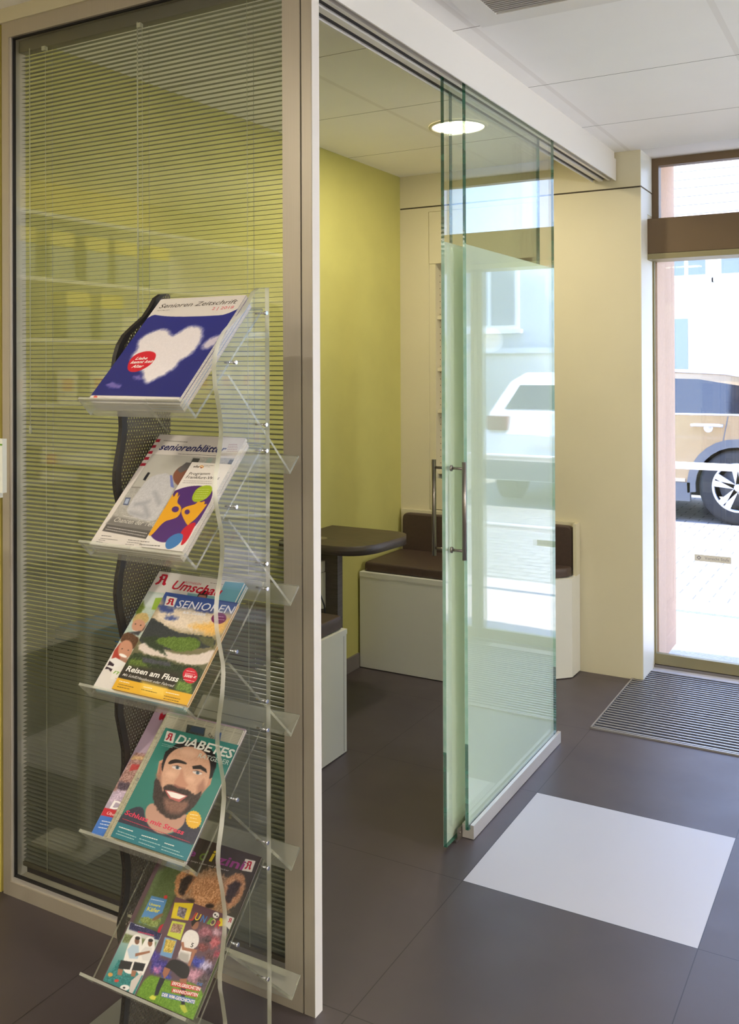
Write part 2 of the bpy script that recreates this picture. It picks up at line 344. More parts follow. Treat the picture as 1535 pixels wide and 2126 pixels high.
# page art, millimetres on the page
ART={
'm1':(0.215,0.28,[
('bg',(40,46,135),(34,38,112)),
('p','-16.2 175.9 -27.8 297.4 269.1 301.5 205.9 224.3 159.4 221.5 77.6 222.7 33.6 227.4 2.3 234.2',(222,214,206),0.6,0.0,0),
('p','19 153.5 27.6 172.3 44.6 184.3 66 189.5 85.3 178.3 96.6 167.1 108.3 174.3 115.7 188.3 131.4 195.6 155.6 189.2 168.2 175.7 179.3 148.5 176.8 130.1 174.9 114 157.2 97.4 159.2 81.4 150.5 69.7 144.3 60.3 130.1 50.7 116.8 36.4 97.3 54.1 90.6 67.7 58.8 85.1 35 102.9 30.3 116.7 33.7 130.7',(228,220,222),12,4,3),
('p','187 139.5 190.3 153.3 202.4 162.8 217.3 167.8 219.6 145 208.4 131 196.1 128.3',(205,195,210),12,4,0),
('p','18.7 35.2 28.5 42.5 58.6 34.3 58.9 27.4 34.7 26.6',(110,98,170),7,4,0),
('p','72.3 57.9 86.9 60.7 96.1 49.5 82.1 49',(110,98,170),7,4,0),
('p','39.4 84.5 33.9 98.2 35.8 114.5 50.2 124.2 69.5 126.1 86.2 120.6 94.1 110.2 96.7 93.2 87.4 79.1 73.1 69.4 56.9 68.9 45.7 75.5',(205,28,48),0.6,0.0,0),
('p','-5 -21.2 1.2 7.7 214.8 6.8 230.8 -18.5 152 -21.7',(222,214,206),0.6,0.0,0),
('p','19.2 3.8 19.7 2.6 19.5 1.4 18.8 0.6 17.5 0.1 15.8 0 13.9 0.4 12.1 1.2 10.5 2.2 9.4 3.4 8.9 4.7 9.1 5.8 9.8 6.6 11.1 7.1 12.8 7.2 14.7 6.8 16.5 6.1 18.1 5',(215,90,80),0.6,0.0,0),
('t','Liebe',(46.4,101.9),(75.5,102.7),7.7,(240,235,230),0.3,1),
('t','kennt kein',(41.5,91.5),(97.8,94.2),7.7,(240,235,230),0.3,1),
('t','Alter',(51.3,80.3),(79.9,81.2),7.7,(240,235,230),0.3,1),
('t','Senioren Zeitschrift',(11.3,251.2),(203.1,255.5),12.9,(62,52,40),0.25,0),
('t','2 | 2018',(152.5,238.9),(203.5,240.8),8.2,(220,80,95),0,0),
('t','April | Mai | Juni',(12.1,242.8),(43.9,243.4),2.8,(120,110,100),0,0),
('b',(23.6,2.1),(50.8,1.8),1.4,(190,150,140),1),
('b',(76.1,-2.3),(130.9,-1.5),1.8,(90,85,85),2),
('b',(136.9,-1.3),(213.1,-0.1),1.8,(90,85,85),3),
]),
'm2':(0.222,0.272,[
('bg',(214,206,200),(212,204,196)),
('p','-6.8 258.4 10.2 259.2 11.4 251.7 -5.6 250.9',(175,30,55),0.6,0.0,0),
('p','-7.6 242.8 9.3 243.7 10.5 236.4 -6.3 235.5',(175,30,55),0.6,0.0,0),
('p','-6.7 227.2 10.1 228.1 11.3 220.9 -5.5 219.9',(175,30,55),0.6,0.0,0),
('p','-5.6 211.3 11.1 212.3 12.3 205.2 -4.3 204.1',(175,30,55),0.6,0.0,0),
('p','-4 195.6 12.6 196.7 13.8 189.7 -2.7 188.6',(175,30,55),0.6,0.0,0),
('p','13.9 219.7 224.5 221 225.2 31.8 126 28.2 10.6 32.4',(168,164,156),1,0,8),
('p','13.9 219.7 119.5 220.2 114 133.5 16.1 137.8',(182,178,168),4,0.0,0),
('p','14 137.6 37.6 138.7 39 135.5 15 134.3',(140,135,128),0.6,0.0,0),
('p','122 216 139.9 215.8 140.8 198.6 123.7 202.6',(72,72,68),0.6,0.0,0),
('p','212.2 217.7 223.5 217.6 222.7 198.3 212.9 200.1',(88,88,84),0.6,0.0,0),
('p','158.8 217.8 171.4 217.7 170.9 204 158.5 204.1',(150,165,155),3,0.0,0),
('p','53.5 170.3 85.7 177.8 119 144.1 122.8 126.2 122.5 94.6 124.8 66.2 101.8 63.8 74.7 66.7 39.7 76.9 35.2 98.3 36.9 127 40 154.4',(190,188,190),2,2,6),
('p','70.3 97.6 79.5 96.4 102.3 75.3 98.1 69.1',(150,150,156),14,0.0,0),
('p','47.5 99.4 79.9 108.4 80.4 104.5 51.4 93.8',(150,150,156),14,0.0,0),
('p','75.9 130.3 83.2 128.9 109.4 105.2 106 100.9',(150,150,156),14,0.0,0),
('p','48.5 79.7 85.4 75.5 87.6 71.1 51.1 76',(150,150,156),14,0.0,0),
('p','95.5 172.6 101.1 194.3 122.1 201.7 141.3 197.8 129.1 169.6 130.5 147.1 112.8 153.8',(128,82,64),2,0.0,0),
('p','100 185.6 111.9 204.5 143.7 202.3 130.1 192 113.3 178.1',(98,94,92),2,0.0,0),
('p','90.9 171 96 171.7 119.8 142.1 109.5 144.5',(112,122,185),0.6,0.0,0),
('p','30.3 155.8 31.3 175.2 38.2 173.5 38.2 153.9',(38,38,42),0.6,0.0,0),
('p','21 93.8 15.5 111.2 28.7 111.9 34.4 93.4',(80,90,120),0.6,0.0,0),
('p','21.7 97.1 19 108.2 27.5 108.5 30.3 96.6',(165,175,195),0.6,0.0,0),
('p','14.6 66.5 125 56.8 125.9 40.2 8.5 48.3',(118,114,110),6,0.0,0),
('p','10.3 31.6 10.3 47.7 134.2 43 132.5 24.6',(92,88,86),1,0.0,0),
('t','Chancen der Tele',(23.5,54.5),(126.8,52.2),10.2,(205,200,190),0.25,0),
('b',(17.3,40.8),(120.7,36.0),2.4,(190,185,180),4),
('b',(15.9,35.6),(120.9,29.8),2.5,(180,175,170),5),
('b',(39.0,68.9),(75.2,66.0),2.6,(200,195,190),6),
('t','seniorenblätter',(22.1,232.0),(190.5,233.5),16.9,(36,40,98),0.25,1),
('b',(20.3,255.0),(84.1,253.6),4.1,(150,142,135),7),
('b',(78.5,223.5),(178.0,224.2),2.1,(110,105,105),8),
('b',(188.6,253.5),(210.6,254.7),2.2,(150,95,95),10),
('b',(189.8,249.2),(212.9,250.4),2.1,(150,95,95),11),
('b',(190.9,244.9),(215.1,246.2),2.1,(150,95,95),12),
('b',(192.0,240.6),(217.3,242.0),2.1,(150,95,95),13),
('b',(193.1,236.3),(219.6,237.8),2.1,(150,95,95),14),
('b',(16.3,20.9),(41.6,21.5),2.1,(75,72,72),20),
('b',(17.8,15.1),(63.3,15.1),1.7,(75,72,72),21),
('b',(16.0,11.2),(34.3,11.4),1.7,(75,72,72),22),
('b',(13.1,7.1),(29.0,7.1),1.7,(75,72,72),23),
('b',(85.8,18.5),(119.6,18.8),2.0,(75,72,72),24),
('b',(86.3,13.8),(121.4,14.3),1.7,(75,72,72),25),
('b',(85.6,9.0),(106.7,9.3),1.7,(75,72,72),26),
]),
'vhs':(0.094,0.195,[
('bg',(226,218,210),(216,210,204)),
('p','-8.2 118.8 -0.5 126 19.9 136.8 46.3 142 69.2 139.8 84.8 134.6 93.4 114.2 93.8 91.9 93.1 60.7 87.5 43.6 77.3 33.6 55.3 14.9 31.5 13 8 22 -10.8 40.2 -9.9 61.1 -6.5 101',(78,42,108),0.6,0.0,0),
('p','4.6 20.5 -14.1 41.8 -4.2 66 1 86.6 0 101.9 -5.8 118 -0.4 118.7 6.4 109.5 6.2 122.1 10.8 122.7 15.3 109.5 16.5 122.6 19.4 99.9 32.9 94.1 41.3 84.5 42.8 69 29.9 62.2 16.7 56.9 9.8 30.8',(220,158,32),0.6,0.0,0),
('p','75 51.8 46.3 75.4 39.8 85.8 46.3 92.9 57.2 97 66.1 101.3 64.5 110.4 73.7 104.2 81.5 109.7 83.6 99.9 90.1 104.5 88 90.3 84.8 75.2 81.9 66.9 75.5 57.9',(220,158,32),0.6,0.0,0),
('p','34.2 86.2 34.9 83.9 34.6 81.7 33.3 80 31.1 78.8 28.3 78.4 25.3 78.8 22.4 80 19.9 81.7 18.2 83.9 17.5 86.2 17.9 88.4 19.2 90.1 21.4 91.2 24.2 91.6 27.2 91.2 30.1 90.1 32.5 88.3',(78,42,108),0.6,0.0,0),
('p','61.5 82.7 62.2 80.8 62.1 79 61.3 77.6 59.8 76.7 57.8 76.4 55.6 76.8 53.4 77.8 51.5 79.3 50.2 81.1 49.5 83 49.6 84.7 50.4 86.1 51.9 87 53.9 87.3 56.1 86.9 58.2 86 60.1 84.5',(78,42,108),0.6,0.0,0),
('p','50.7 108.5 46.2 119 46.5 135.3 60 143.3 75.6 144 83.8 134.5 84.4 120.3 76.4 109 61 103.6',(158,178,38),0.6,0.0,0),
('b',(50.2,132.2),(76.1,134.3),1.6,(205,215,130),30),
('b',(51.1,127.3),(77.5,129.5),1.7,(205,215,130),31),
('b',(52.1,122.3),(78.9,124.6),1.7,(205,215,130),32),
('b',(53.1,117.4),(80.3,119.7),1.7,(205,215,130),33),
('b',(54.1,112.3),(81.8,114.8),1.7,(205,215,130),34),
('p','66.5 35.2 70.4 53.1 88.9 64.8 91 44.2 91.4 19.1 82.9 9 79.2 28.9',(192,28,46),0.6,0.0,0),
('p','49.7 8.3 46.5 19.9 54.3 31.9 67.5 37 78 32.5 80.4 17.2 71.3 4.3 59 0.3',(62,115,172),0.6,0.0,0),
('p','-4.4 38.3 -3.9 36.5 -4 34.8 -4.7 33.5 -6.1 32.6 -7.8 32.3 -9.8 32.7 -11.7 33.6 -13.3 35 -14.5 36.7 -15.1 38.5 -15 40.1 -14.2 41.5 -12.9 42.3 -11.1 42.6 -9.2 42.3 -7.3 41.4 -5.6 40',(212,82,42),0.6,0.0,0),
('t','vhs',(10.1,182.2),(24.4,182.6),5.6,(60,42,24),0.3,1),
('p','33.4 185.7 33.8 184.5 33.7 183.4 33 182.6 31.8 182 30.3 181.9 28.7 182.2 27.1 182.8 25.7 183.8 24.8 184.9 24.4 186.1 24.5 187.2 25.2 188.1 26.4 188.6 27.9 188.7 29.5 188.5 31.1 187.8 32.5 186.9',(225,150,40),0.6,0.0,0),
('p','31.1 185.5 31.3 185 31.2 184.5 30.9 184.1 30.3 183.8 29.7 183.8 28.9 183.9 28.2 184.2 27.5 184.6 27.1 185.1 26.9 185.7 27 186.2 27.3 186.6 27.9 186.8 28.6 186.9 29.3 186.8 30.1 186.5 30.7 186',(226,218,210),0.6,0.0,0),
('p','30.7 183.2 30.9 182.6 30.9 182.1 30.7 181.8 30.2 181.5 29.6 181.5 29 181.6 28.3 181.9 27.8 182.3 27.4 182.9 27.2 183.4 27.2 183.9 27.4 184.3 27.9 184.5 28.4 184.6 29.1 184.4 29.7 184.1 30.3 183.7',(120,40,40),0.6,0.0,0),
('b',(32.8,188.6),(55.8,188.9),1.5,(90,80,75),40),
('b',(33.1,185.7),(49.1,185.6),1.2,(120,110,105),41),
('t','Programm',(9.2,163.9),(57.9,167.3),6.8,(60,54,50),0.15,0),
('t','Frankfurt-West',(7.1,155.8),(85.0,158.1),6.8,(60,54,50),0.15,0),
('b',(6.2,149.4),(70.6,152.4),1.6,(120,112,108),42),
('b',(6.5,144.8),(73.3,147.9),1.7,(120,112,108),43),
('b',(-7.4,9.7),(11.8,10.4),2.5,(100,95,92),44),
('b',(-6.6,2.8),(39.9,4.8),2.9,(70,66,64),45),
]),
'um':(0.217,0.262,[
('bg',(214,208,202),(216,210,204)),
('p','1.6 213.5 122.8 216 140.4 71.3 7.5 49.8 -1.8 107',(178,192,180),3,0,6),
('p','1.9 209.7 51.4 211.2 45.2 181.7 0.9 178.9',(196,205,200),8,0.0,0),
('p','2.3 189.8 15.5 177.3 10.7 157.6 -5.3 162.8',(110,128,52),6,3,10),
('p','33.4 175.4 27.7 201.2 47.1 204.8 59.1 176.2',(146,176,66),2,0.0,0),
('p','97.9 223 130.9 222.9 198.5 225.3 185.5 206.5 104.6 205.7',(120,165,170),3,0.0,0),
('p','171.2 258.8 217.2 261.6 225 214.2 174.8 214.2',(100,158,180),1,0.0,0),
('p','35.9 159.8 39.5 155.4 40.8 150.4 39.8 145.5 36.6 141.2 31.5 138.2 25.3 136.6 18.5 136.8 12.1 138.7 6.8 142 3.2 146.5 1.8 151.5 2.8 156.4 6 160.7 11.1 163.8 17.4 165.4 24.2 165.2 30.7 163.2',(190,165,108),3,3,8),
('p','37.7 144.1 41.5 139.5 43.5 134.6 43.2 130 40.8 126.1 36.5 123.5 30.9 122.5 24.7 123.1 18.4 125.4 13.1 129 9.1 133.6 7.2 138.5 7.4 143.2 9.8 147.1 14.1 149.7 19.8 150.7 26.1 150 32.3 147.7',(196,146,120),3,0.0,0),
('p','14.6 126.3 25.6 125.4 30.8 127 27.4 122.7',(230,225,220),0.6,0.0,0),
('p','17 139.8 17.2 139.3 17.1 138.8 16.8 138.4 16.3 138.2 15.6 138.1 14.9 138.1 14.2 138.4 13.6 138.7 13.2 139.2 13 139.7 13.1 140.1 13.4 140.5 13.9 140.8 14.5 140.9 15.3 140.8 16 140.6 16.6 140.2',(60,50,45),0.6,0.0,0),
('p','31.3 139 31.5 138.5 31.4 138 31.1 137.6 30.6 137.4 29.9 137.3 29.2 137.3 28.5 137.6 27.9 137.9 27.5 138.4 27.3 138.9 27.4 139.3 27.7 139.7 28.2 140 28.8 140.1 29.6 140 30.3 139.8 30.9 139.4',(60,50,45),0.6,0.0,0),
('p','1 77.9 4.9 96.9 44.8 55.8 6.8 56.9',(170,60,48),3,0.0,0),
('p','52.1 98.4 51.1 93.6 47 90.1 40.3 88.1 31.8 88.1 22.5 90 13.5 93.5 5.8 98.3 0.5 103.8 -1.8 109.3 -0.8 114.2 3.3 117.8 10.1 119.7 18.7 119.7 28.1 117.8 37.1 114.2 44.7 109.4 49.9 103.9',(92,62,42),3,3,10),
('p','44.3 82.2 44.7 75.8 42.8 70.5 38.8 66.9 33.3 65.4 26.7 66.3 20.1 69.4 14 74.3 9.4 80.5 6.6 87.3 6.2 93.7 8 99.1 12 102.8 17.7 104.2 24.3 103.3 31 100.2 37 95.2 41.6 89',(192,138,112),3,0.0,0),
('p','38.9 70.5 38.5 69.6 36.7 68.9 34 68.7 30.4 68.8 26.6 69.3 22.9 70.1 19.8 71.2 17.6 72.3 16.7 73.4 17.1 74.3 18.8 75 21.6 75.3 25.2 75.1 29 74.6 32.7 73.8 35.8 72.7 38 71.6',(235,230,225),1,0.0,0),
('p','19 85.2 19.1 84.8 19 84.5 18.6 84.2 18.1 84 17.4 83.8 16.7 83.9 16.1 84 15.6 84.3 15.2 84.6 15.1 84.9 15.2 85.3 15.6 85.6 16.1 85.8 16.8 85.9 17.5 85.9 18.1 85.7 18.6 85.5',(50,45,42),0.6,0.0,0),
('p','35 84.8 35.1 84.4 35 84.1 34.6 83.8 34.1 83.6 33.5 83.5 32.8 83.5 32.1 83.6 31.6 83.9 31.3 84.2 31.1 84.6 31.3 84.9 31.6 85.2 32.2 85.4 32.8 85.5 33.5 85.5 34.1 85.4 34.7 85.1',(50,45,42),0.6,0.0,0),
('p','24.4 67.8 49.8 66.8 44.8 55.8 25.5 59.9',(165,120,100),4,0.0,0),
('p','1.6 59.7 13.6 65.3 52.2 57 50.2 47.7 6.6 38.8',(225,222,220),1,0.0,0),
('p','4.8 46.4 3.4 57.1 19.4 51.7 19.8 47.4 9.3 48.2',(48,28,42),0.6,0.0,0),
('p','3.2 38.9 4.2 44.9 21.9 42 20.9 36 12.2 40.4',(48,28,42),0.6,0.0,0),
('p','10.4 120.1 42.1 128.7 42.4 147.4 37.5 116.8',(60,60,66),4,0.0,0),
('p','21.2 44.7 48.5 56.4 54.2 23.2 29.9 22.8',(224,220,214),0.6,0.0,0),
('t','ma',(27.9,34.3),(61.0,32.6),9.1,(120,165,60),0.2,0),
('b',(40.3,25.6),(52.7,25.5),1.3,(200,80,90),50),
('b',(31.3,15.9),(46.8,16.0),0.9,(200,195,190),51),
('t','Umschau',(52.6,226.4),(177.3,225.5),19.8,(182,20,48),0.25,1),
('t','APOTHEKEN',(71.8,242.2),(119.4,242.9),5.0,(200,60,78),0.2,0),
('b',(138.5,250.7),(170.9,251.2),1.7,(120,110,110),52),
('l',[(7.3,257.1),(31.3,257.4),(35.5,230.8),(6.0,229.6)],False),
('p','125.1 216.3 124.3 228.4 132.2 234.1 145.6 232.3 148.6 217.9',(36,30,30),1,0.0,0),
('p','126.9 217.4 127.7 222.8 144 222.9 148.2 216 132.1 214.3',(168,118,96),1,0.0,0),
]),
'sr':(0.179,0.208,[
('bg',(205,178,140),(40,52,30)),
('p','-32.1 222.9 225.3 228 185.2 187.6 123.7 182.9 70.2 177.8 20 173.2',(60,84,150),14,0.0,0),
('p','3.5 167 53.3 178.6 134 179.2 170.6 158.6 153.2 134.7 57.6 133 8.5 146.3',(222,205,185),16,8,8),
('p','97.6 146.7 137.6 160.3 177.4 173.9 178.4 145.8 154.2 133.1',(226,178,96),14,8,8),
('p','43.6 171.2 43.4 169.1 41.2 167.2 37 165.7 31.6 164.8 25.4 164.6 19.3 165.1 13.9 166.3 10 167.9 8 169.9 8.1 172 10.4 173.9 14.5 175.4 20 176.3 26.2 176.5 32.3 176 37.6 174.9 41.6 173.2',(70,84,140),7,5,0),
('p','64 156.1 63.7 154.5 61.5 153 57.6 151.8 52.5 151.1 46.7 150.9 41.1 151.2 36.2 152.1 32.7 153.4 31 154.9 31.2 156.5 33.5 158 37.4 159.2 42.6 159.9 48.3 160.1 54 159.8 58.8 158.9 62.3 157.7',(70,84,140),7,5,0),
('p','139.8 182.5 139.1 180.9 135.6 179.4 129.9 178.1 122.4 177.3 114.3 177 106.4 177.3 99.7 178.1 95 179.3 92.8 180.9 93.5 182.5 97 184 102.8 185.3 110.3 186.1 118.4 186.4 126.3 186.1 133 185.3 137.7 184.1',(70,84,140),7,5,0),
('p','22.4 175.7 22.4 174.1 21 172.6 18.3 171.5 14.7 170.8 10.6 170.6 6.4 171.1 2.8 172 0.1 173.3 -1.4 174.9 -1.4 176.5 0 177.9 2.7 179.1 6.3 179.8 10.5 179.9 14.6 179.5 18.3 178.6 21 177.3',(70,84,140),7,5,0),
('p','-3.6 101.7 -3.3 126.6 -0.6 149.1 10 147.2 24.5 143.6 57.6 133 92.6 128.9 123.7 130.5 164.6 132.3 180.3 116.4 139.8 104.5 69.2 89.3 19.3 91.5',(52,56,58),3,4,6),
('p','0.9 88.4 20.9 101.6 51 92.5 111.4 85.9 156.5 96.8 177.8 110.8 198.1 100.3 180.5 83.6 159.2 73.1 120.3 71.8 76.1 78.2 29.8 75',(214,200,190),4,3,4),
('p','1.7 106.1 36.4 115.4 82.4 81 26.6 92.7',(48,60,40),5,3,8),
('p','37.3 106.4 52.3 115.9 89.3 121.3 126.1 126.7 144.1 115.7 140.8 102.9 115.1 92.7 82.1 94.2 50.6 99.5',(92,116,44),3,4,14),
('p','124.1 129.9 166.2 129.8 176 110.5 148.5 116.4',(90,92,60),4,3,8),
('p','-2.7 75.2 29.4 75.7 80.1 72 122.2 68.6 173.3 72.7 185.1 56.9 184.6 19.5 -1.6 11.7',(44,58,32),3,6,16),
('p','6.3 61.4 31.9 65.6 62.1 49.9 7.2 47.6',(88,108,40),8,6,18),
('p','131.6 41 167.7 40.3 175.5 21.3 126.9 23.2',(100,128,52),8,6,18),
('p','29.8 68.8 97.6 69.7 102.5 61.9 35.9 59.4',(70,72,80),4,3,10),
('p','-6.6 47.1 131 54.6 136 21.4 -0.6 19.4',(48,42,34),12,0.0,0),
('p','-4.5 22.2 187.7 20.7 196.3 -12.1 -7.6 -9.8',(220,168,40),1,0.0,0),
('p','57.9 25.2 119.8 22 122.3 5.5 70.8 5.2',(235,195,80),12,0.0,0),
('t','SENIOREN',(43.6,179.2),(178.5,184.0),16.4,(225,225,235),0.1,0),
('t','RATGEBER',(66.9,168.7),(121.3,171.1),4.8,(222,222,230),0.1,1),
('p','14.4 179.5 7.9 200.1 35.4 198.8 38.4 179.1',(228,222,216),0.6,0.0,0),
('l',[(14.3,196.5),(32.1,196.8),(35.3,181.4),(16.5,181.3)],False),
('p','168.7 176 170.7 172.1 170.7 168 168.7 164.3 164.9 161.4 159.7 159.5 153.7 159 147.8 160 142.6 162.2 138.7 165.4 136.6 169.3 136.6 173.4 138.6 177.1 142.5 180.1 147.7 181.9 153.6 182.4 159.6 181.5 164.8 179.3',(112,30,80),1,0.0,0),
('b',(140.9,173.2),(163.1,174.4),1.7,(200,150,180),60),
('b',(143.1,167.6),(167.7,168.8),1.6,(200,150,180),61),
('p','166.5 60.3 170.6 55.6 172.7 50.6 172.6 46 170.4 42.2 166.2 39.7 160.7 38.8 154.4 39.7 148.1 42.2 142.6 46 138.6 50.7 136.4 55.6 136.5 60.3 138.7 64.2 142.9 66.7 148.4 67.5 154.7 66.6 161 64.1',(198,26,48),1,0.0,0),
('t','5000 €',(142.5,49.0),(169.5,48.8),5.0,(240,225,225),0.1,1),
('b',(141.6,59.9),(161.2,60.4),1.8,(235,190,195),62),
('b',(141.8,55.1),(163.8,56.1),1.5,(235,190,195),63),
('b',(144.5,43.2),(169.7,43.4),1.6,(235,190,195),64),
('t','Reisen am Fluss',(8.9,37.6),(135.0,36.9),10.6,(235,232,226),0.1,1),
('t','Mit Schiff,Hausboot oder Fahrrad',(7.3,27.6),(132.2,26.2),5.0,(215,212,205),0.3,0),
('b',(7.7,16.0),(32.7,15.8),2.2,(240,235,215),71),
('b',(9.5,10.1),(47.8,9.8),2.2,(110,85,30),66),
('b',(10.0,5.1),(40.8,5.2),2.2,(110,85,30),68),
('b',(67.8,14.9),(88.4,15.0),2.1,(240,235,215),66),
('b',(66.0,9.5),(104.1,9.2),2.1,(110,85,30),71),
('b',(121.7,13.9),(152.5,14.0),2.1,(240,235,215),65),
('b',(122.0,7.1),(160.8,7.0),2.2,(110,85,30),73),
('b',(123.5,2.3),(159.8,2.4),2.2,(110,85,30),69),
]),
'm4':(0.23,0.256,[
('bg',(182,152,170),(168,160,176)),
('p','5.6 162.7 40.1 164.7 60.2 93.5 -2.9 80.9 0.2 123',(158,120,112),4,3,26),
('p','12.2 139.1 32.4 142.5 34.5 132.5 12.5 125.2',(175,60,60),3,3,10),
('p','0.7 102.2 44.7 103.8 44.8 90.5 7.2 86.3',(80,66,80),5,4,18),
('p','7.2 86.3 40.9 89.7 45 64.1 1.6 61.5',(190,170,190),5,4,22),
('p','3.7 155.3 36.6 159.9 31.3 151 2.2 147.2',(200,165,120),3,3,16),
('t','DER',(11.9,51.0),(84.5,56.6),15.1,(238,232,232),0.1,1),
('p','0.6 34.6 -0.7 49.3 125.6 56.4 123.6 40.6',(186,36,52),1,0.0,0),
('t','Über 50',(12.1,39.1),(52.1,41.0),5.2,(235,205,205),0.2,0),
('p','-4.5 -18.9 0.6 34.6 198.4 49.5 223.6 -6.2',(62,112,190),1,0.0,0),
('b',(9.4,25.0),(49.7,28.6),2.6,(205,215,230),70),
('b',(8.9,19.4),(49.2,23.0),2.5,(205,215,230),71),
('b',(9.1,12.9),(49.2,16.7),2.5,(205,215,230),72),
('p','16 251 21.9 251.6 24.5 244.5 32.1 251.7 38.9 251.3 32.4 241.8 41.5 234.1 33.3 233.1 26.7 238.9 25.1 234.3 18.4 235.6',(178,28,48),0.6,0.0,0),
('b',(123.2,249.8),(151.0,249.1),1.3,(178,40,60),75),
('b',(185.6,251.3),(206.3,249.9),2.2,(120,100,115),76),
]),
'news':(0.205,0.252,[
('bg',(184,178,156),(186,178,152)),
('cols',(120,116,100)),
('p','60.7 237.5 110.5 238.9 116.6 222.2 66.2 220.5',(70,74,70),1,0,16),
('p','73.6 236.4 108 237.6 112.7 226 76.3 225.3',(60,72,92),2,0.0,0),
('p','138.2 237.7 155 236.7 160.2 221.3 145.4 222.4',(50,80,130),1,0.0,0),
('t','KURZ',(123.8,227.5),(139.0,218.2),6.1,(80,76,66),0,1),
('t','est',(-0.9,111.0),(25.2,109.8),8.5,(96,100,110),0,0),
]),
'di':(0.18,0.212,[
('bg',(52,126,114),(44,112,104)),
('p','42.1 57.8 54.5 78.9 107.2 55.6 134.1 78 146.9 57.1 122.4 31.6 79.5 25.3',(184,142,124),3,0.0,0),
('p','1.2 45.7 36.6 67.3 57.8 40.1 92.2 27.6 123 30.5 143.6 51.9 135.5 73.8 179.5 62.9 186.8 25.6 132.3 15.8 -2 14.6',(50,50,66),2,0,4),
('p','33.8 121.6 23.5 147.8 31.2 153.9 48.2 124.6 42.1 116.9',(196,146,120),2,0.0,0),
('p','148.1 143.4 153.2 152 158.7 132 150.6 115.5',(190,138,112),2,0.0,0),
('p','35.6 125.1 27.7 144.4 31.2 146.1 42.1 126.5',(160,108,88),3,0.0,0),
('p','31.2 150 25.6 168.5 41.2 186.4 66.3 198.9 105.7 200.7 139.9 186.4 152.5 171.3 155.1 146.7 151.4 139.8 136.2 149.1 65.7 160.2 40.3 148.6 45.7 127.2 36.7 135',(34,28,30),2,3,4),
('p','44.3 126.9 37 148.6 37.5 165.9 52.2 182 83.7 190.5 114.3 186.1 137 169.8 148.3 148.5 152.7 127.7 149.3 108.6 141.2 88.6 123 67.8 108.1 60.3 80.7 66.3 54.6 88.2 45.7 111.4',(204,158,132),2,0,4),
('p','31.3 124.2 42.1 126.5 58.2 101.4 68.7 91.3 54.6 88.2',(150,108,90),8,0.0,0),
('p','132.7 123.4 139.3 137.2 152.5 121.5 144.8 95.4',(166,120,100),8,0.0,0),
('p','46.7 86.5 35.3 109.2 36.7 119.6 54.6 107 69.1 94.4 59.1 106.3 71 112.9 90.9 113.1 102.7 113.4 123.9 110.8 138.4 106.2 146.3 120.2 150.9 105.9 146.6 86.2 126.6 62 109.1 55.7 78 61.2 58 73.5',(58,44,42),3,3,8),
('p','70.1 89.1 87.1 87.5 110.5 88 128.8 96.2 132.4 77.7 116.1 66.3 92.8 65.9',(128,92,80),8,4,8),
('p','67 101.5 85 103.4 122.1 102.1 110.5 88 85.9 89.4',(178,96,92),1,0.0,0),
('p','71.6 100.6 88.1 101.6 118.8 101.1 107.5 92.8 88 92.3',(240,232,226),1,0.0,0),
('p','77.4 118 83.3 131.8 80.6 144 84.1 144.7 97.3 128.5 115.3 119.8 105.8 114.7 90.9 113.1',(190,138,114),5,0.0,0),
('p','82 115.9 94.5 113.8 109.6 114.8 109.2 112.3 92.6 110.3 82.3 112.8',(140,92,80),3,0.0,0),
('p','45 148.9 48.3 155.4 61.4 160.6 86.1 158.5 88.6 154.5 65.3 154.3 49.7 146.6',(38,30,30),1.2,0.0,0),
('p','101.3 154.6 118.4 160.6 134.3 156.3 140.7 149.4 122 153.1 106.2 149.9',(38,30,30),1.2,0.0,0),
('p','81.1 145.3 80.8 144.2 79.1 143.1 76.3 142.3 72.6 141.8 68.6 141.7 64.6 141.9 61.3 142.5 58.9 143.4 57.9 144.5 58.2 145.6 59.9 146.7 62.8 147.5 66.4 148 70.5 148.1 74.4 147.9 77.7 147.3 80.1 146.4',(222,206,200),1.2,0.0,0),
('p','74.9 146 75.3 145 75.1 144 74.5 143.1 73.4 142.5 72 142.3 70.5 142.3 69.1 142.7 67.9 143.5 67 144.4 66.6 145.4 66.8 146.4 67.5 147.2 68.5 147.8 69.9 148.1 71.4 148.1 72.8 147.6 74.1 146.9',(82,102,114),1,0.0,0),
('p','72.4 145.5 72.5 145.1 72.5 144.7 72.3 144.4 71.9 144.1 71.4 144 70.9 144.1 70.3 144.2 69.9 144.5 69.5 144.9 69.4 145.3 69.4 145.7 69.6 146 70 146.3 70.5 146.4 71.1 146.3 71.6 146.1 72.1 145.9',(20,20,22),0.5,0.0,0),
('p','130.7 146 130.4 144.9 128.7 143.9 125.9 143.1 122.4 142.6 118.4 142.4 114.6 142.7 111.3 143.3 109.1 144.2 108 145.2 108.4 146.4 110 147.4 112.8 148.2 116.4 148.7 120.4 148.8 124.2 148.6 127.4 148 129.7 147.1',(222,206,200),1.2,0.0,0),
('p','124.1 146.3 124.5 145.3 124.3 144.3 123.6 143.5 122.6 142.9 121.2 142.6 119.8 142.7 118.4 143.1 117.2 143.8 116.4 144.7 116.1 145.7 116.2 146.7 116.9 147.5 117.9 148.1 119.3 148.4 120.7 148.3 122.1 147.9 123.3 147.2',(82,102,114),1,0.0,0),
('p','121.7 145.8 121.8 145.4 121.8 145 121.6 144.7 121.2 144.4 120.7 144.3 120.1 144.4 119.6 144.5 119.2 144.8 118.9 145.2 118.7 145.6 118.8 146 119 146.3 119.4 146.5 119.9 146.6 120.4 146.6 120.9 146.4 121.4 146.1',(20,20,22),0.5,0.0,0),
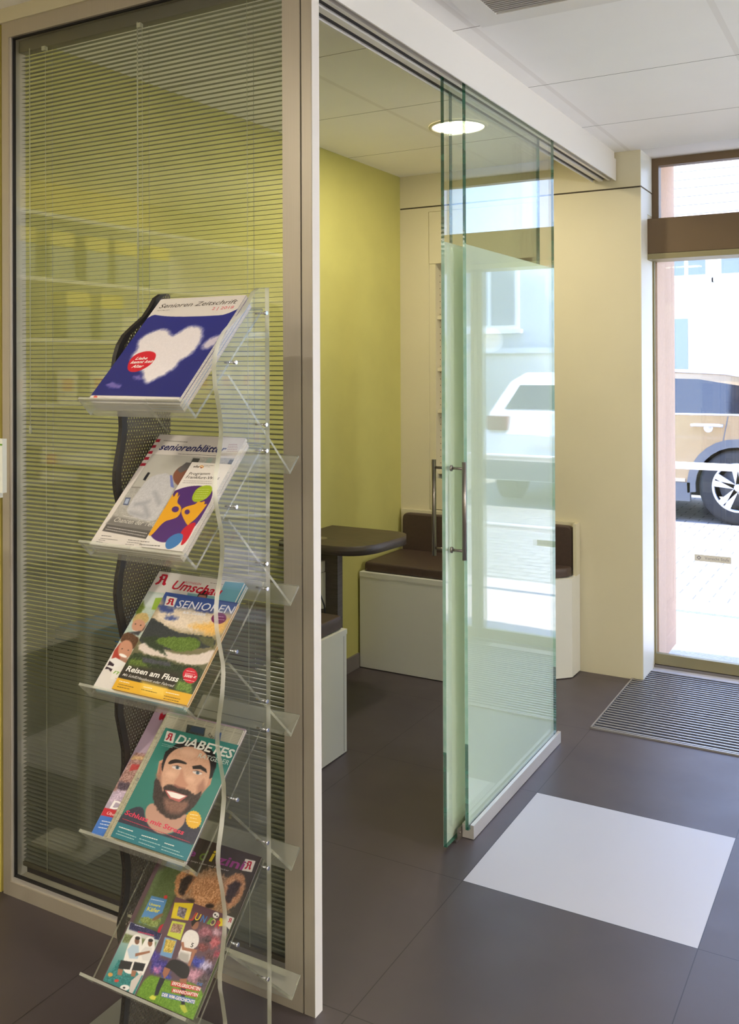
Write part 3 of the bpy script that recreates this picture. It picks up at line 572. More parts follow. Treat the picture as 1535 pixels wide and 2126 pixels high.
('p','56.6 145.5 68.5 149.2 80.6 147.8 69.5 147.5',(60,44,42),1,0.0,0),
('p','107.1 146.3 117 149.6 129.9 147.8 118.1 147.9',(60,44,42),1,0.0,0),
('p','75.2 131.7 75.2 129.7 73.9 127.8 71.4 126.3 67.9 125.4 63.9 125.1 59.9 125.6 56.3 126.7 53.6 128.3 52.2 130.2 52.1 132.3 53.4 134.1 56 135.6 59.5 136.5 63.5 136.8 67.5 136.3 71.1 135.2 73.7 133.6',(222,178,152),10,0.0,0),
('p','120.7 132 120.8 130.2 119.8 128.6 117.7 127.3 114.9 126.4 111.6 126.2 108.4 126.6 105.4 127.6 103.2 129.1 102 130.8 101.9 132.6 103 134.3 105.1 135.6 107.9 136.4 111.2 136.6 114.4 136.2 117.3 135.2 119.5 133.7',(222,178,152),10,0.0,0),
('p','99.4 177.1 99.1 174.8 96.5 172.7 92 170.9 86 169.8 79.3 169.5 72.7 169.9 67 171.1 62.9 172.9 60.9 175.1 61.2 177.4 63.8 179.5 68.4 181.3 74.5 182.4 81.2 182.7 87.8 182.3 93.4 181.1 97.5 179.3',(222,178,152),10,0.0,0),
('p','-2.8 26.5 175.5 27 197.9 -11.1 -5.1 -16',(36,112,124),1,0.0,0),
('t','DiABETES',(38.1,188.8),(178.2,185.4),16.7,(226,224,216),0.1,1),
('t','RATGEBER',(104.1,172.4),(177.0,172.5),8.7,(190,200,190),0.1,0),
('b',(10.9,180.5),(63.7,180.0),1.4,(150,180,170),80),
('b',(11.5,176.9),(38.5,177.6),1.5,(150,180,170),81),
('p','11.4 186.2 6.9 206.5 29.9 205.9 34.4 186.7',(226,222,214),0.6,0.0,0),
('l',[(12.0,203.8),(26.5,204.6),(28.8,189.0),(13.2,188.6)],False),
('t','Schluss mit Stress',(5.6,41.8),(149.9,37.8),8.0,(204,52,82),0.1,1),
('b',(6.6,33.2),(171.5,29.2),1.8,(178,48,72),82),
('p','171.9 70 175.2 67.8 173.7 65.3 176.1 62.5 173.5 60.8 174.7 57.7 171.3 57 171.3 54 167.5 54.4 166.1 51.9 162.4 53.3 159.9 51.5 156.6 53.7 153.3 52.9 150.9 55.8 147.1 56 145.9 59.1 142.1 60.4 142.3 63.4 138.9 65.6 140.4 68.2 137.9 71 140.6 72.7 139.3 75.9 142.7 76.6 142.8 79.6 146.6 79.2 148 81.8 151.8 80.4 154.4 82.2 157.6 79.9 161 80.7 163.4 77.8 167.2 77.5 168.3 74.3 172.1 73',(222,172,52),0.5,0.0,0),
('b',(144.9,72.9),(162.9,74.8),2.4,(240,220,160),83),
('b',(148.1,67.7),(162.7,68.9),1.6,(240,220,160),84),
('b',(147.9,61.7),(169.6,63.6),1.6,(240,220,160),85),
('b',(7.8,18.3),(42.4,18.1),2.4,(222,224,216),87),
('b',(9.5,11.2),(55.6,10.4),2.1,(160,190,190),86),
('b',(8.6,6.5),(54.6,6.0),2.1,(160,190,190),90),
('b',(64.8,16.4),(102.5,17.1),2.3,(222,224,216),92),
('b',(63.7,10.2),(114.6,10.3),2.1,(160,190,190),86),
('b',(65.4,4.7),(106.0,3.9),2.1,(160,190,190),88),
('b',(120.0,15.9),(142.9,16.0),2.2,(222,224,216),92),
('b',(117.8,9.6),(159.3,9.2),2.0,(160,190,190),90),
('b',(119.4,4.8),(170.7,4.2),2.0,(160,190,190),86),
]),
'me':(0.218,0.272,[
('bg',(66,54,48),(78,88,58)),
('p','-3.5 188.5 49.9 234.7 65.8 196.1 64.5 161.2 76.8 107.2 9.3 88.1',(84,98,58),10,0,6),
('p','76.8 107.2 82.5 126.1 69.1 159.6 65.8 196.1 80 205.7 93.7 208.9 105 224 128.9 229.2 156.8 222.6 177.4 215.4 211.9 199.4 201 176.5 191.6 165.3 176.7 135.5 114.1 109.2',(150,118,90),6,9,20),
('p','91.8 197.5 114.7 212.4 145.9 218.1 167.8 190 164 160.4 128.2 156.1 98 170.6',(182,132,92),12,8,26),
('p','72.2 146.1 92.6 166.2 112.3 157.4 107.7 121.7 80.9 114.1',(96,82,72),10,8,20),
('p','59.9 165.7 48.4 194.1 56 207.7 71.5 214.8 96.3 207.3 93.1 195 85.9 164.3',(180,128,86),5,6,18),
('p','70.3 168.6 63.7 192.6 71 204.7 89.3 202.5 86 190.2 83.3 169.3',(46,36,34),6,5,8),
('p','158.4 215.9 167.1 228.3 182.5 235.1 200.6 230.4 209.5 213 207.8 192.6 195.7 172.2 177.4 178.4',(182,132,96),5,6,18),
('p','171.7 208.2 182.1 221 196.5 219.3 198.2 204.1 186.9 178.3 175.3 186.4',(58,44,42),6,5,10),
('p','11.6 101.8 13 150.4 51.7 153.1 57.3 104',(80,130,180),1,0.0,0),
('p','12.5 112.1 59 119.4 57.3 104 11.6 101.8',(120,134,70),3,3,20),
('p','57.7 129.1 58.3 127.9 57.7 125.9 56.1 123.2 53.5 120.3 50.3 117.4 47 114.9 43.8 113.1 41.2 112.3 39.5 112.5 38.9 113.7 39.5 115.8 41.1 118.4 43.7 121.4 46.9 124.3 50.2 126.8 53.4 128.5 56 129.3',(120,92,60),2,0.0,0),
('p','50 157.2 50.3 156.1 50 155 49.3 154 48.2 153.3 46.8 152.9 45.3 152.9 43.9 153.3 42.7 154 41.9 154.9 41.6 156 41.9 157.2 42.6 158.1 43.7 158.9 45.1 159.2 46.6 159.3 48.1 158.9 49.2 158.2',(190,50,50),0.6,0.0,0),
('t','Unsere',(16.7,134.1),(44.1,137.1),4.5,(215,205,60),0.1,1),
('t','Käfer',(17.0,124.4),(47.7,127.8),7.0,(215,205,60),0.1,1),
('b',(15.4,144.1),(46.7,147.1),2.0,(200,215,230),90),
('p','61.9 97.2 60.8 108.4 68.9 115 80.2 113.9 86.1 104.1 81.8 93.7 71.7 90.8',(176,34,56),1,0.0,0),
('t','me',(25.8,236.8),(70.6,237.5),12.6,(150,60,140),0.1,1),
('t','d',(81.0,235.2),(97.9,236.4),18.6,(108,132,50),0.1,1),
('t','i',(105.9,238.6),(116.3,239.1),21.0,(205,180,50),0.1,1),
('t','zini',(121.3,238.2),(190.6,241.3),16.5,(150,58,128),0.1,1),
('t','für junge Leser und Entdecker',(53.7,227.2),(159.8,231.6),2.8,(200,190,180),0.1,0),
('p','186.7 240.2 184.3 261.1 208.2 262.6 209.5 242.5',(226,218,212),1,0.0,0),
('l',[(189.7,259.2),(203.9,260.8),(205.1,245.2),(190.9,243.6)],False),
('p','113.5 166.3 113.6 164.8 112.5 163.1 110.3 161.4 107.3 160 103.8 159.1 100.3 158.6 97.1 158.8 94.8 159.5 93.5 160.7 93.4 162.2 94.5 163.9 96.7 165.6 99.7 167 103.2 167.9 106.7 168.4 109.8 168.2 112.2 167.5',(60,48,44),5,0.0,0),
('p','159.5 169.1 159.6 167.6 158.6 166 156.6 164.4 153.8 163.1 150.6 162.2 147.4 161.8 144.4 162 142.2 162.7 140.9 164 140.8 165.5 141.8 167.1 143.8 168.7 146.6 170 149.8 170.9 153.1 171.3 156 171.1 158.2 170.4',(48,38,36),5,0.0,0),
]),
'ju':(0.142,0.166,[
('bg',(96,66,74),(86,70,84)),
('p','108.1 133.1 109 130.1 108.2 127.1 105.8 124.3 102.1 122.2 97.6 121 92.8 120.8 88.2 121.6 84.5 123.4 82 126 81.1 129 81.9 132.1 84.3 134.8 88 137 92.6 138.2 97.4 138.4 102 137.5 105.7 135.7',(150,92,104),9,7,20),
('p','133.1 122.4 133.9 119.5 133.1 116.4 130.7 113.7 127.1 111.6 122.6 110.4 117.9 110.2 113.4 111 109.8 112.8 107.4 115.3 106.5 118.3 107.3 121.3 109.7 124 113.4 126.2 117.9 127.4 122.7 127.6 127.1 126.7 130.8 124.9',(170,84,92),9,7,20),
('p','111.8 107.9 112.4 105.7 111.8 103.4 110 101.4 107.3 99.8 104 98.9 100.4 98.7 97 99.3 94.2 100.6 92.4 102.5 91.8 104.7 92.4 107 94.2 109 96.9 110.6 100.3 111.5 103.9 111.7 107.2 111.1 110 109.7',(120,60,60),9,7,20),
('p','138.1 98 138.8 95.5 138 92.9 136 90.5 132.8 88.7 129 87.6 124.9 87.4 121 88.1 117.8 89.6 115.8 91.8 115.1 94.3 115.8 96.9 117.8 99.3 121 101.1 124.9 102.2 129 102.4 132.9 101.6 136 100.1',(90,56,60),9,7,20),
('p','126 138 126.5 136.1 126 134.2 124.5 132.5 122.2 131.1 119.4 130.4 116.4 130.3 113.6 130.8 111.3 131.9 109.8 133.5 109.2 135.4 109.8 137.3 111.3 139.1 113.6 140.4 116.4 141.2 119.4 141.3 122.2 140.7 124.5 139.6',(190,150,165),9,7,20),
('p','149.5 106.8 150.1 104.7 149.4 102.4 147.7 100.4 145 98.9 141.7 97.9 138.2 97.8 134.9 98.4 132.2 99.7 130.4 101.5 129.8 103.7 130.5 105.9 132.2 108 134.9 109.5 138.3 110.5 141.8 110.6 145.1 110 147.8 108.7',(150,60,80),9,7,20),
('p','113 119.8 113.4 118.1 113 116.5 111.7 115 109.7 113.8 107.2 113.1 104.6 113 102.1 113.5 100.1 114.5 98.7 115.9 98.3 117.5 98.7 119.2 100 120.7 102 121.8 104.5 122.5 107.2 122.6 109.6 122.2 111.7 121.2',(60,42,50),9,7,20),
('p','118.5 84 119.4 81.2 118.6 78.2 116.2 75.6 112.6 73.5 108.2 72.3 103.5 72 99.1 72.8 95.4 74.5 93 76.9 92.2 79.8 92.9 82.7 95.3 85.4 98.9 87.5 103.4 88.7 108.1 89 112.6 88.2 116.2 86.5',(52,60,150),9,7,20),
('p','135.4 83.1 136 80.7 135.3 78.2 133.3 76 130.3 74.2 126.6 73.2 122.6 72.9 118.9 73.6 115.8 75 113.8 77.1 113.1 79.5 113.8 82 115.8 84.3 118.9 86 122.6 87.1 126.6 87.3 130.4 86.6 133.4 85.2',(180,170,200),9,7,20),
('p','147.8 78.2 148.3 76.1 147.7 73.9 146 72 143.3 70.4 140 69.5 136.6 69.3 133.3 69.9 130.6 71.1 128.9 72.9 128.3 75 128.9 77.2 130.7 79.2 133.4 80.8 136.6 81.7 140.1 81.9 143.4 81.3 146 80',(60,46,66),9,7,20),
('p','51 59.4 52.3 55.2 51.2 50.8 47.7 46.8 42.3 43.6 35.6 41.7 28.3 41.3 21.4 42.4 15.7 44.9 11.9 48.5 10.4 52.8 11.5 57.2 15 61.3 20.5 64.5 27.4 66.4 34.7 66.8 41.6 65.6 47.2 63.1',(60,52,130),9,7,20),
('p','21.9 68.5 22.9 65.6 22.1 62.7 19.8 59.9 16.1 57.8 11.6 56.6 6.7 56.3 2 57 -1.9 58.7 -4.5 61.2 -5.5 64.1 -4.8 67.1 -2.4 69.8 1.3 72 5.9 73.2 10.8 73.5 15.5 72.7 19.4 71',(72,60,140),9,7,20),
('p','34.6 49.2 35.1 47.8 34.8 46.3 33.6 45 31.8 43.9 29.5 43.3 27.1 43.1 24.8 43.5 22.9 44.3 21.6 45.5 21.2 46.9 21.5 48.4 22.7 49.8 24.5 50.8 26.8 51.5 29.2 51.6 31.5 51.2 33.4 50.4',(190,120,170),9,7,20),
('p','126.9 64 127.9 60.5 126.9 56.9 124 53.6 119.5 51 114.1 49.5 108.2 49.2 102.8 50.1 98.3 52.1 95.3 55.1 94.2 58.6 95.2 62.2 98.1 65.5 102.6 68.1 108.1 69.7 114 70 119.5 69.1 124 67',(180,130,150),9,7,20),
('p','143.6 60.5 144.4 57.7 143.6 54.8 141.2 52.2 137.7 50.2 133.4 48.9 128.8 48.7 124.4 49.4 120.9 51 118.6 53.4 117.8 56.2 118.6 59 120.9 61.7 124.5 63.7 128.8 65 133.5 65.2 137.8 64.5 141.3 62.8',(70,60,64),9,7,20),
('p','62.1 45.7 62.7 43.9 62.2 42 60.7 40.3 58.4 38.9 55.5 38.1 52.4 37.9 49.4 38.4 47 39.4 45.4 41 44.8 42.8 45.3 44.7 46.8 46.4 49.2 47.8 52.1 48.6 55.2 48.8 58.1 48.3 60.5 47.2',(52,62,150),9,7,20),
('p','163.8 88.3 164.3 86.2 163.7 84 161.9 82 159.3 80.5 156 79.5 152.6 79.4 149.3 79.9 146.7 81.2 145 83 144.4 85.1 145 87.3 146.8 89.3 149.5 90.9 152.7 91.8 156.2 92 159.5 91.4 162.1 90.1',(66,60,90),9,7,20),
('p','9.4 35 41.7 38.5 71.1 39.9 109.1 50.7 147.1 42.4 165.5 -17.8 8.2 -24.7',(98,138,36),4,0,12),
('p','9.8 130.5 2.5 156.3 44.2 165.8 48.6 136.4',(214,190,40),1,0.0,0),
('p','19.5 137.7 15.4 152.9 35.6 154.2 38.6 136.7',(120,110,120),1,0,30),
('p','17.7 102.5 15 127.4 46 131.2 50.3 102.6',(188,194,70),1,0.0,0),
('p','20.7 109.3 19.2 123.9 42.6 127.2 44 112.7',(150,120,100),1,0,30),
('p','21.1 69.7 14.6 98.7 43.1 100.6 48 71.2',(110,150,190),1,0.0,0),
('p','24.5 76.5 18.9 96.9 42.4 99.2 44.1 79',(186,160,70),2,0,26),
('p','52.3 117.9 63 125.6 82.9 123.3 92.9 105.5 81.7 95.2 89.7 73.1 57.8 75.6 58.3 96 51.6 103',(222,216,212),1,0,4),
('p','60.5 86.5 80.7 87.7 88.4 73.3 59.6 74.7',(170,165,160),5,0.0,0),
('p','74.7 135.3 75.2 132.4 74.6 129.9 73 127.8 70.6 126.5 67.6 126.1 64.5 126.7 61.6 128.2 59.2 130.5 57.7 133.2 57.2 136 57.8 138.6 59.4 140.7 61.9 142 64.8 142.4 67.9 141.7 70.9 140.2 73.2 138',(146,98,78),1,0.0,0),
('p','62.3 128.1 55.4 136.7 57.9 143.4 70.5 146.2 74.3 141.8 66.4 139.1 64.2 133.1',(34,28,28),1,0.0,0),
('p','53.2 100.5 59.1 102.1 64.8 94.9 93.1 98.4 94.4 93 62.2 89.8',(160,108,84),1,0.0,0),
('p','85.1 94.7 91.9 92.3 93.1 70.7 87.2 71',(160,108,84),1,0.0,0),
('p','49.7 73.4 92.7 72.6 100.2 53.1 84.8 47.9 54.9 56.3 47.9 50.1 41.2 56.7',(34,32,36),1,0.0,0),
('p','41.4 55.3 55.4 55.6 55.5 46.6 51.3 38.4 42.6 45.8',(150,98,76),1,0.0,0),
('p','41.7 38.5 53.5 39.1 52.5 22.1 53 12.7 46 10.1 42.2 23.3',(32,34,44),1,0.0,0),
('p','36.8 4.7 41.6 10 51.1 9.9 51 4.5 42.6 2.9',(200,200,70),1,0.0,0),
('p','82.3 47.2 97.1 52.2 100.3 44 90 39.7',(150,98,76),1,0.0,0),
('p','90 39.7 100.6 44.1 109.9 20.9 117.4 13.7 106.8 14.1',(32,34,44),1,0.0,0),
('p','104.6 11.9 114.4 15.5 125.3 8.1 120.7 3.8 110.2 7.6',(170,180,60),1,0.0,0),
('t','5',(76.5,98.7),(82.3,99.1),7.0,(60,56,56),0,1),
('t','J',(50.2,141.4),(61.8,141.4),11.5,(170,60,50),0.1,1),
('t','U',(60.2,141.6),(71.7,141.7),11.5,(205,180,50),0.1,1),
('t','N',(74.3,141.8),(85.8,141.9),11.5,(60,110,170),0.1,1),
('t','I',(89.4,142.3),(100.8,142.4),11.4,(100,140,50),0.1,1),
('t','O',(96.2,141.7),(107.6,141.8),11.4,(190,180,120),0.1,1),
('t','R',(108.8,141.6),(120.1,141.7),11.3,(180,50,60),0.1,1),
('p','108.6 161.5 109.1 159.8 108.8 158.1 107.7 156.6 105.8 155.5 103.6 154.9 101.1 154.8 98.7 155.4 96.7 156.5 95.4 158 94.9 159.7 95.2 161.4 96.3 163 98.1 164.1 100.4 164.7 102.9 164.7 105.3 164.2 107.3 163',(230,226,222),0.6,0.0,0),
('p','101.9 160.6 102.1 160.1 102 159.5 101.7 159 101.1 158.7 100.5 158.5 99.7 158.5 99 158.7 98.3 159.1 97.9 159.6 97.7 160.2 97.8 160.7 98.1 161.2 98.6 161.6 99.3 161.8 100.1 161.7 100.8 161.5 101.4 161.2',(30,30,30),0.6,0.0,0),
('p','107 159 107.2 158.5 107.1 158.1 106.9 157.7 106.4 157.4 105.8 157.2 105.2 157.2 104.6 157.4 104.1 157.7 103.7 158.1 103.6 158.6 103.6 159.1 103.9 159.5 104.3 159.8 104.9 159.9 105.5 159.9 106.1 159.7 106.7 159.4',(30,30,30),0.6,0.0,0),
('p','115.1 143.9 112.5 158.1 128.7 159.4 135.5 150.9',(214,190,40),1,0.0,0),
('p','143.3 145.6 144.2 143.2 144.4 141 143.6 139.1 142.2 137.8 140.2 137.2 137.9 137.5 135.5 138.6 133.3 140.3 131.7 142.4 130.7 144.8 130.6 147.1 131.3 149 132.8 150.3 134.8 150.8 137.1 150.6 139.5 149.5 141.7 147.8',(50,46,44),0.6,0.0,0),
('p','128.2 150.4 125 165.9 141.9 166 147 143.7',(222,216,210),1,0.0,0),
('l',[(131.5,163.2),(139.2,164.1),(139.8,156.5),(132.7,155.7)],False),
('p','67.8 40.3 130.9 48.1 132.4 41.5 70.1 32.7',(190,60,58),1,0.0,0),
('p','75.6 30.7 131.3 38.4 132.8 32.4 77.2 24.6',(190,60,58),1,0.0,0),
('p','58.6 19.8 130.3 28.2 132.8 21.7 60.9 12.8',(70,110,170),1,0.0,0),
('t','ERFOLGREICHSTEN',(71.9,35.1),(133.1,42.7),4.9,(232,226,220),0.1,1),
('t','MANNSCHAFTEN',(79.5,25.7),(132.9,33.5),4.7,(232,226,220),0.1,1),
('t','DER WM-GESCHICHTE',(60.9,13.9),(132.6,22.1),4.8,(232,226,220),0.1,1),
('t','DIE',(121.4,48.7),(133.4,50.2),4.2,(70,110,170),0.1,1),
]),
'jl':(0.078,0.1,[
('bg',(190,194,188),(40,118,118)),
('p','0.1 99.9 88 101.4 87 89.9 67.5 88.5 4.4 86.2',(44,44,84),1,0,16),
('b',(12.2,97.6),(36.1,98.8),1.7,(200,205,225),95),
('b',(26.2,88.4),(63.6,91.9),3.7,(170,60,90),96),
('p','1.3 87.7 66 91 66.8 79.8 0.8 78.4',(196,196,190),3,0.0,0),
('p','-0 79.8 75.4 84.5 76.3 76.3 2.9 65.2',(110,120,80),3,0,14),
('p','9.6 22.7 12.3 37.9 85.9 40.3 86.2 8.6 2.1 2',(44,120,120),2,0,16),
('p','27.3 24.6 17.4 62.6 18.7 83.8 37.1 87.1 49.4 70 67.4 46.3 57.6 24.4',(228,224,220),1,0.0,0),
('p','20.6 57.5 26.6 67.7 41.6 69.7 54.7 51.4 34 46.2',(176,196,212),2,0.0,0),
('p','38.5 76.8 39.2 75 39.3 73.2 38.5 71.8 37.2 70.8 35.3 70.4 33.2 70.6 31.1 71.4 29.2 72.7 27.8 74.4 27 76.3 27 78.1 27.7 79.5 29.1 80.6 31 81 33.1 80.7 35.2 79.9 37.1 78.5',(120,84,66),1,0.0,0),
('p','37.4 81.3 37.6 80.3 37.1 79.3 35.9 78.4 34.2 77.7 32.3 77.2 30.2 77.1 28.3 77.4 26.8 77.9 25.9 78.8 25.7 79.7 26.2 80.7 27.4 81.7 29.1 82.4 31.1 82.8 33.2 82.9 35.1 82.7 36.5 82.1',(40,34,34),1,0.0,0),
('p','17.7 39.2 44 43.1 45.7 30.9 20.4 25.6',(36,36,42),1,0.0,0),
('p','20.4 25.6 31.8 27.2 33.8 17.9 24.2 16.6',(150,104,82),1,0.0,0),
('p','56.7 30.2 47.8 67.4 49.3 88 66.7 91.2 78.1 74.5 94.8 51.2 85.3 29.9',(228,224,220),1,0.0,0),
('p','50.8 62.3 56.6 72.3 70.8 74.2 82.9 56.3 63.3 51.3',(210,206,204),2,0.0,0),
('p','67.9 81.1 68.6 79.3 68.6 77.6 67.9 76.2 66.6 75.2 64.9 74.8 62.9 75.1 60.9 75.9 59.1 77.2 57.8 78.8 57.1 80.7 57.1 82.4 57.8 83.8 59.1 84.8 60.8 85.2 62.9 85 64.9 84.1 66.6 82.8',(140,96,74),1,0.0,0),
('p','66.9 85.5 67.1 84.5 66.6 83.6 65.5 82.7 63.9 82 62 81.6 60.1 81.5 58.3 81.7 56.9 82.3 56.1 83.1 55.9 84 56.4 85 57.5 85.9 59.1 86.6 61 87 63 87.1 64.7 86.8 66.1 86.3',(40,34,34),1,0.0,0),
('p','47.8 44.6 72.7 48.2 74.1 36.3 50.2 31.2',(36,36,42),1,0.0,0),
('p','50.2 31.2 61 32.8 62.7 23.7 53.7 22.5',(150,104,82),1,0.0,0),
('p','41.6 56.7 69.2 69 71.6 66.2 44.3 52.2',(150,104,82),1,0.0,0),
('p','62 6.2 62.2 4.7 61.3 2.9 59.3 1.3 56.3 -0.2 52.9 -1.2 49.3 -1.7 46.1 -1.6 43.5 -0.9 42 0.3 41.7 1.9 42.6 3.7 44.7 5.4 47.7 6.8 51.2 7.9 54.8 8.3 58 8.2 60.5 7.4',(226,222,220),1,0.0,0),
('p','53.4 3.7 53.5 3.2 53.3 2.6 52.8 2.1 52 1.7 51.1 1.4 50.1 1.3 49.2 1.4 48.5 1.7 48 2.1 47.9 2.6 48.1 3.2 48.6 3.7 49.4 4.1 50.3 4.4 51.3 4.5 52.2 4.4 52.9 4.1',(40,40,40),0.6,0.0,0),
('p','33.5 9.5 33.7 8.7 33.3 7.8 32.3 6.9 30.9 6.2 29.2 5.8 27.4 5.6 25.8 5.7 24.5 6 23.8 6.7 23.6 7.5 24 8.4 25 9.2 26.4 9.9 28.1 10.4 29.9 10.6 31.5 10.5 32.8 10.1',(190,60,50),0.6,0.0,0),
('p','15 14.1 15.3 13 15 11.9 14.1 10.9 12.7 10.1 11 9.6 9.1 9.5 7.3 9.8 5.8 10.4 4.8 11.3 4.4 12.4 4.7 13.5 5.6 14.5 7.1 15.3 8.8 15.8 10.7 15.9 12.5 15.6 14 15',(200,150,80),0.6,0.0,0),
('p','58.6 16.6 71.2 33.6 75.8 32.2 73.1 -0.5 65 -3',(200,190,185),2,0.0,0),
]),
}

# ================================================================== STRUCTURE
ZC = 2.33          # ceiling height
YD = 4.38          # plane of the entrance door glass
YP = 1.67          # front plane of the glazed partition
# floor and ceiling
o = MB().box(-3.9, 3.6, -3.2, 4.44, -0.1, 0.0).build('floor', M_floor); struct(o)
cl = MB().box(-3.9, 3.6, -3.2, 4.146, ZC, ZC + 0.08).build('ceiling', M_ceil); struct(cl)
struct(MB().box(-0.986, 3.6, 4.146, 4.46, ZC, ZC + 0.08).build('trim_1', M_trim_w))
# walls
struct(MB().box(-2.26, -2.18, YP + 0.06, 4.5, 0, ZC).build('wall_booth_left', M_green))
struct(MB().box(-3.9, -2.075, YP, YP + 0.06, 0, ZC).build('wall_left_of_partition', M_yellow))
struct(MB().box(-3.9, -3.8, -3.2, YP, 0, ZC).build('wall_left', M_yellow))
struct(MB().box(-3.9, 3.6, -3.3, -3.2, 0, ZC).build('wall_rear', M_plaster))
struct(MB().box(3.6, 3.7, -3.2, 4.5, 0, ZC).build('wall_right', M_plaster))
struct(MB().box(2.9, 3.6, 4.3, 4.78, 0, ZC + 0.1).build('wall_storefront_right', M_plaster))
struct(MB().box(0.30, 0.62, 4.3, 4.78, 0, ZC + 0.1).build('wall_storefront_pier', M_plaster))
# baseboard inside the booth
struct(MB().box(-2.18, -2.17, YP + 0.07, 3.712, 0, 0.065).build('baseboard_left', mat('baseboard_grey', (120, 112, 108), 0.5)))
# panelled wall at the end of the booth, with a niche for the shelf unit
yb = 4.146; nx0, nx1, nz0, nz1 = -2.02, -1.45, 0.676, 2.143
w = MB()
w.box(-2.18, -0.986, yb, 4.40, 2.172, ZC)                # upper band
w.box(-2.18, nx0, yb, 4.40, 0, 2.165); w.box(nx1, -0.986, yb, 4.40, 0, 2.165)
w.box(nx0, nx1, yb, 4.40, 0, nz0); w.box(nx0, nx1, yb, 4.40, nz1, 2.165)
w.box(nx0, nx1, 4.38, 4.40, nz0, nz1)
w.box(-2.18, -0.99, yb + 0.004, 4.395, 2.163, 2.174, 1)
struct(w.build('wall_back_panelled', [M_cream, M_gap]))
struct(MB().box(-2.26, -0.972, 4.40, 4.78, 0, 5.6).box(-2.26, 3.7, 4.40, 4.78, ZC + 0.10, 5.6).build('wall_facade', M_stone))

# ---- header beam with the sliding door tracks (comb profile)
zb, zt = 2.2, 2.297
prof = [(-1.089, zb), (-1.089, zt), (-1.096, zt), (-1.096, ZC), (-1.196, ZC), (-1.196, zb + 0.004)]
def slot(a, b): return [(a, zb + 0.004), (a, zb + 0.03), (b, zb + 0.03), (b, zb + 0.004)]
prof += slot(-1.192, -1.168) + slot(-1.148, -1.125) + slot(-1.1135, -1.0985) + [(-1.093, zb + 0.004), (-1.093, zb)]
h = MB().prism(prof, 'y', YP + 0.03, 4.13, 0)
for a, b in ((-1.192, -1.168), (-1.148, -1.125)): h.box(a + .0005, b - .0005, YP + 0.03, 4.125, zb + 0.012, zb + 0.029, 1)
struct(h.build('trim_2', [M_trim_w, M_slot]))
# ---- fascia above the partition
struct(MB().box(-2.075, -1.089, YP - 0.004, YP + 0.06, 2.293, ZC).build('trim_3', M_cream))

# ---- glazed partition: frame, post, glass
pt = thing('window_1', (-1.58, YP, 0), None, None); pt['kind'] = 'structure'
xl, xr = -2.066, -1.120
part('window_frame', MB().box(xl, xl + 0.026, YP, YP + 0.055, 0, 2.293).box(xr - 0.046, xr, YP, YP + 0.055, 0, 2.293)
     .box(xl + 0.026, xr - 0.046, YP, YP + 0.055, 0.0, 0.037).box(xl + 0.026, xr - 0.046, YP, YP + 0.055, 2.252, 2.293), M_alu, pt)
part('glazing_bead', MB().box(xl + .026, xl + .032, YP + .004, YP + .012, .037, 2.252).box(xl + .032, xr - .046, YP + .004, YP + .012, .037, .047)
     , M_alu_l, pt)
part('gasket', MB().box(xl + .032, xl + .0355, YP + .008, YP + .016, .047, 2.252).box(xl + .032, xr - .046, YP + .008, YP + .016, .047, .052).box(xl + .032, xr - .046, YP + .008, YP + .016, 2.248, 2.252)
     .box(xr, xr + .004, YP + .006, YP + .05, 0, 2.293), M_dark, pt)
part('pane', MB().box(xl + .028, xr - .044, YP + .012, YP + .018, .04, 2.25), M_glass_part, pt)
part('post', MB().box(xr + .004, -1.090, YP, YP + .028, 0, ZC, 0), M_alu, pt)
part('post_side', MB().box(-1.0905, -1.0885, YP, YP + .028, 0, ZC, 0), M_post, pt)
struct(pt)

# ---- venetian blind behind the glass
bl = thing('venetian_blind', (-1.6, 1.705, 2.2), 'closed-width grey venetian blind with open horizontal slats behind the tall glass partition', 'blind')
random.seed(3)
bx0, bx1 = -2.022, -1.168
sl_ = MB(); z = 0.088; 
while z < 2.205:
    # slightly cambered slat, 16 mm deep
    ys = [1.697, 1.7023, 1.7077, 1.713]; dz = [-0.0007, 0.0006, 0.0012, 0.0014]; jz = random.uniform(-.0004, .0004)
    x0 = bx0 + random.uniform(-.001, .001); x1 = bx1 + random.uniform(-.001, .001)
    vs = []
    for yy, d in zip(ys, dz): vs += [(x0, yy, z + d + jz), (x1, yy, z + d + jz)]
    vs2 = [(a, b, c - 0.0003) for a, b, c in vs]
    fs = [(2 * i, 2 * i + 1, 2 * i + 3, 2 * i + 2) for i in range(3)] + [tuple(8 + k for k in (2 * i, 2 * i + 2, 2 * i + 3, 2 * i + 1)) for i in range(3)] + [(0, 8, 9, 1), (6, 7, 15, 14), (0, 2, 4, 6, 14, 12, 10, 8), (1, 9, 11, 13, 15, 7, 5, 3)]
    sl_.add(vs + vs2, fs); z += 0.0109
part('slats', sl_, M_slat, bl)
part('head_rail', MB().box(bx0 - .005, bx1 + .0, 1.693, 1.718, 2.215, 2.247, 0, 0.001), M_slat_rail, bl)
part('bottom_rail', MB().box(bx0, bx1, 1.696, 1.714, 0.072, 0.083, 0, 0.001), M_slat_rail, bl)
for xx in (-1.93, -1.595, -1.28):
    part('ladder_cord', MB().tube([(xx, 1.6955, 0.08), (xx, 1.6955, 2.22)], .0006, 5).tube([(xx + .004, 1.7145, 0.08), (xx + .004, 1.7145, 2.22)], .0006, 5), M_cord, bl)
part('tilt_wand', MB().tube([(-1.607, 1.692, 2.22), (-1.607, 1.692, 1.47)], .0016, 6), M_cord, bl)
part('pull_cord', MB().tube([(-1.985, 1.692, 2.22), (-1.985, 1.692, 1.23)], .0012, 6).lathe([(0, 0), (.004, .002), (.003, .02), (0, .022)], (-1.985, 1.692, 1.21), n=8), M_cord, bl)
